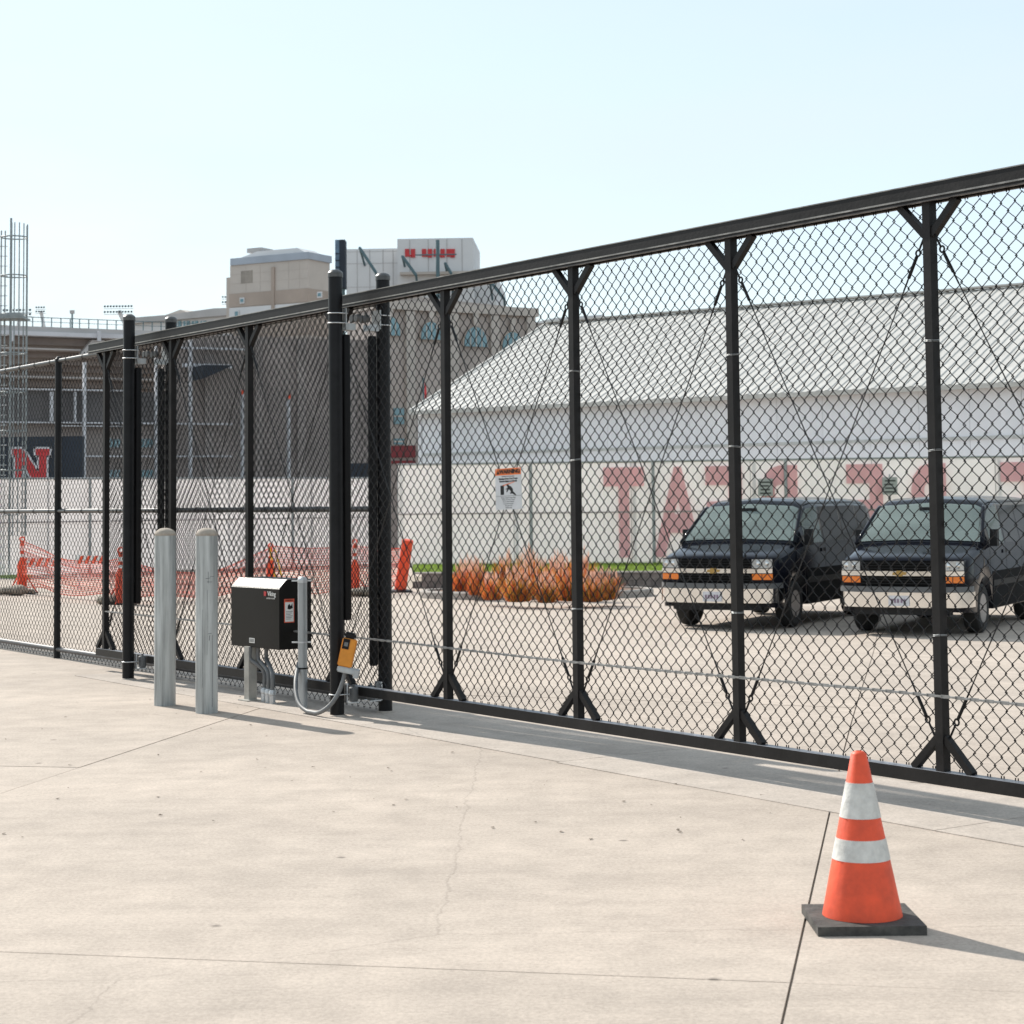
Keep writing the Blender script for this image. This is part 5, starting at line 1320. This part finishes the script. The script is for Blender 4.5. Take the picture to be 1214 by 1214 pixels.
for px, q in ((284.5, 463), (340.5, 468)): obj('column_flag', BX(u(px - 1.2), u(px + 1.2), -0.5, -0.46, z(px, q + 5), z(px, q)), ORANGE, lf)
obj('awning', PR([(u(226), z(226, 452)), (u(226), z(226, 436)), (u(262), z(262, 436)), (u(245), z(245, 444))], -2.5, -0.2), NAVY, lf)
for px in (128, 137, 170, 176): 
    for q0, q1 in ((520, 530), (557, 568)):
        w_ = obj('window', BX(u(px), u(px + 7), 0.35, 0.495, z(px, q1), z(px, q0)), SWN, lf); obj('mullion', BX(u(px + 3), u(px + 3.6), 0.30, 0.349, z(px, q1), z(px, q0)), STEELW, lf)
for px in (250, 310, 360, 420): obj('pier', BX(u(px - 5), u(px + 5), 0.30, 0.498, 0, z(px, 402)), M_('pier_brown', (0.35, 0.305, 0.285), 0.15, 0.4), lf)
bf, u, z, Ln = frame(415, 90, 472, 90, 'dark_container', 'dark low container above the banner beside the near gate post', 'container')
obj('shell', BX(0, Ln, 0, 2, 0, z(440, 549)), NAVY, bf); obj('stripe', BX(u(452), Ln, -0.03, -0.002, z(440, 563), z(440, 552)), MAR, bf)
# navy wall with the big red letter
nv, u, z, Ln = frame(-70, 88, 97.5, 88, 'navy_wall', 'dark navy wall with a large red and white block letter N', 'wall')
obj('board', BX(0, Ln, 0, 0.4, 0, z(50, 517.5)), NAVY, nv)
def Npoly(g):
    # block N with slab feet, pixels of the photograph turned into metres on the wall; g grows the outline
    pts = [(13, 531), (28, 531), (45, 557), (45, 541), (41, 541), (41, 531), (60, 531), (60, 541), (56.5, 541), (56.5, 580), (44, 580), (28, 553), (28, 569), (31, 569), (31, 580), (13, 580), (13, 569), (17, 569), (17, 541), (13, 541)]
    return [(u(x_), z(x_, y_)) for x_, y_ in pts]
pN = Npoly(0)
obj('letter', PR(pN, -0.06, -0.03), RED, nv)
c_ = (sum(p[0] for p in pN) / len(pN), sum(p[1] for p in pN) / len(pN))
bm = bmesh.new()
for a, b in zip(pN, pN[1:] + pN[:1]):
    dx, dz_ = b[0] - a[0], b[1] - a[1]; L0 = math.hypot(dx, dz_); nx_, nz_ = dz_ / L0 * 0.045, -dx / L0 * 0.045
    prism(bm, [(a[0] - nx_ - dx / L0 * .04, a[1] - nz_ - dz_ / L0 * .04), (b[0] - nx_ + dx / L0 * .04, b[1] - nz_ + dz_ / L0 * .04), (b[0] + nx_ + dx / L0 * .04, b[1] + nz_ + dz_ / L0 * .04), (a[0] + nx_ - dx / L0 * .04, a[1] + nz_ - dz_ / L0 * .04)], -0.075, -0.061)
obj('letter_outline', bm, STEELW, nv)
# ------------------------------------------------------------------ floodlights
LAMPH = mat('lamp_housing', (0.03, 0.05, 0.055), 0.5)
def lights(px0, px1, q0, q1, cols, Y, label, pole):
    A, B = dp(px0, q1, Y), dp(px1, q1, Y); Ln = (B - A).length; hh = dp(px0, q0, Y).z - A.z
    t_ = thing('floodlight_bank', label, 'floodlight', A, 0, 'floodlight banks above the stadium')
    for zz in (0.0, hh * 0.55): obj('rack_bar', BX(0, Ln, 0, 0.06, zz, zz + 0.04), SLT, t_)
    lm = None
    for i in range(cols):
        for zz in (0.10, hh * 0.55 + 0.10):
            x_ = Ln * (i + 0.5) / cols
            if lm is None:
                bm = bmesh.new(); lr = Ln / cols * 0.40; lathe(bm, [(0.0, lr), (lr * .4, lr * .9), (lr, 0.0), (lr * .9, -0.02), (0, -0.02)], 10); bmesh.ops.transform(bm, matrix=Matrix.Translation((0, -0.15, lr)) @ Matrix.Rotation(-PI / 2 - 0.4, 4, 'X'), verts=bm.verts)
                lm = obj('lamp', bm, LAMPH, t_); lm.location = (x_, 0, zz)
            else: inst(lm, t_, (x_, 0, zz))
    if pole:
        p0 = dp(pole[0], pole[1], Y) - A
        obj('pole', TB([(Ln * 0.5, 0.2, hh * 0.4), (Ln * 0.55, 0.2, 0), p0 + Vector((0, .2, 0)), (p0.x, 0.2, p0.z - 6)], 0.16, 8), SLT, t_)
    return t_
lights(123, 158, 361, 373, 10, 150, 'wide floodlight bank on a bent arm above the upper deck', (147, 383))
lights(3, 38, 367, 376, 9, 150, 'floodlight bank partly hidden by the ladder mast', (20, 395))
lights(42, 54, 363, 372, 4, 175, 'small far floodlight bank just right of the ladder mast', (53, 395))
lights(263, 275, 350, 361, 4, 158, 'floodlight bank half hidden behind the beige tower', (272, 372))
fl = dp(85.5, 392, 150); t_ = thing('lamp_pole', 'thin pole with one square floodlight above the upper deck', 'lamp post', fl)
obj('pole', TB([(0, 0, -6), (0, 0, dp(85.5, 372, 150).z - fl.z)], 0.07, 6), SMT, t_); zz = dp(85.5, 372, 150).z - fl.z
obj('lamp', BX(-0.17, 0.17, -0.1, 0.1, zz, zz + 0.28), SGR, t_)
# ------------------------------------------------------------------ grit and leaf scraps on the concrete
R = random.Random(3); bm = bmesh.new()
for i in range(90):
    px, py = R.uniform(0, 1000), R.uniform(815, 1000)
    P = gp(px, py); 
    if tq(P)[1] > -0.1: continue
    s_ = R.uniform(0.004, 0.014); a = R.uniform(0, 6)
    vs = [bm.verts.new(P + Vector((s_ * R.uniform(.6, 1.4) * math.cos(a + k * 1.57), s_ * R.uniform(.6, 1.4) * math.sin(a + k * 1.57), 0.003 + R.uniform(0, .006)))) for k in range(4)]
    bm.faces.new(vs)
o = obj('leaf_scraps', bm, mat('leaf_scrap', (0.10, 0.075, 0.05), 0.9), None, keep_normals=True); o['kind'] = 'stuff'; o['label'] = 'tiny dark leaf scraps and grit scattered on the near concrete'
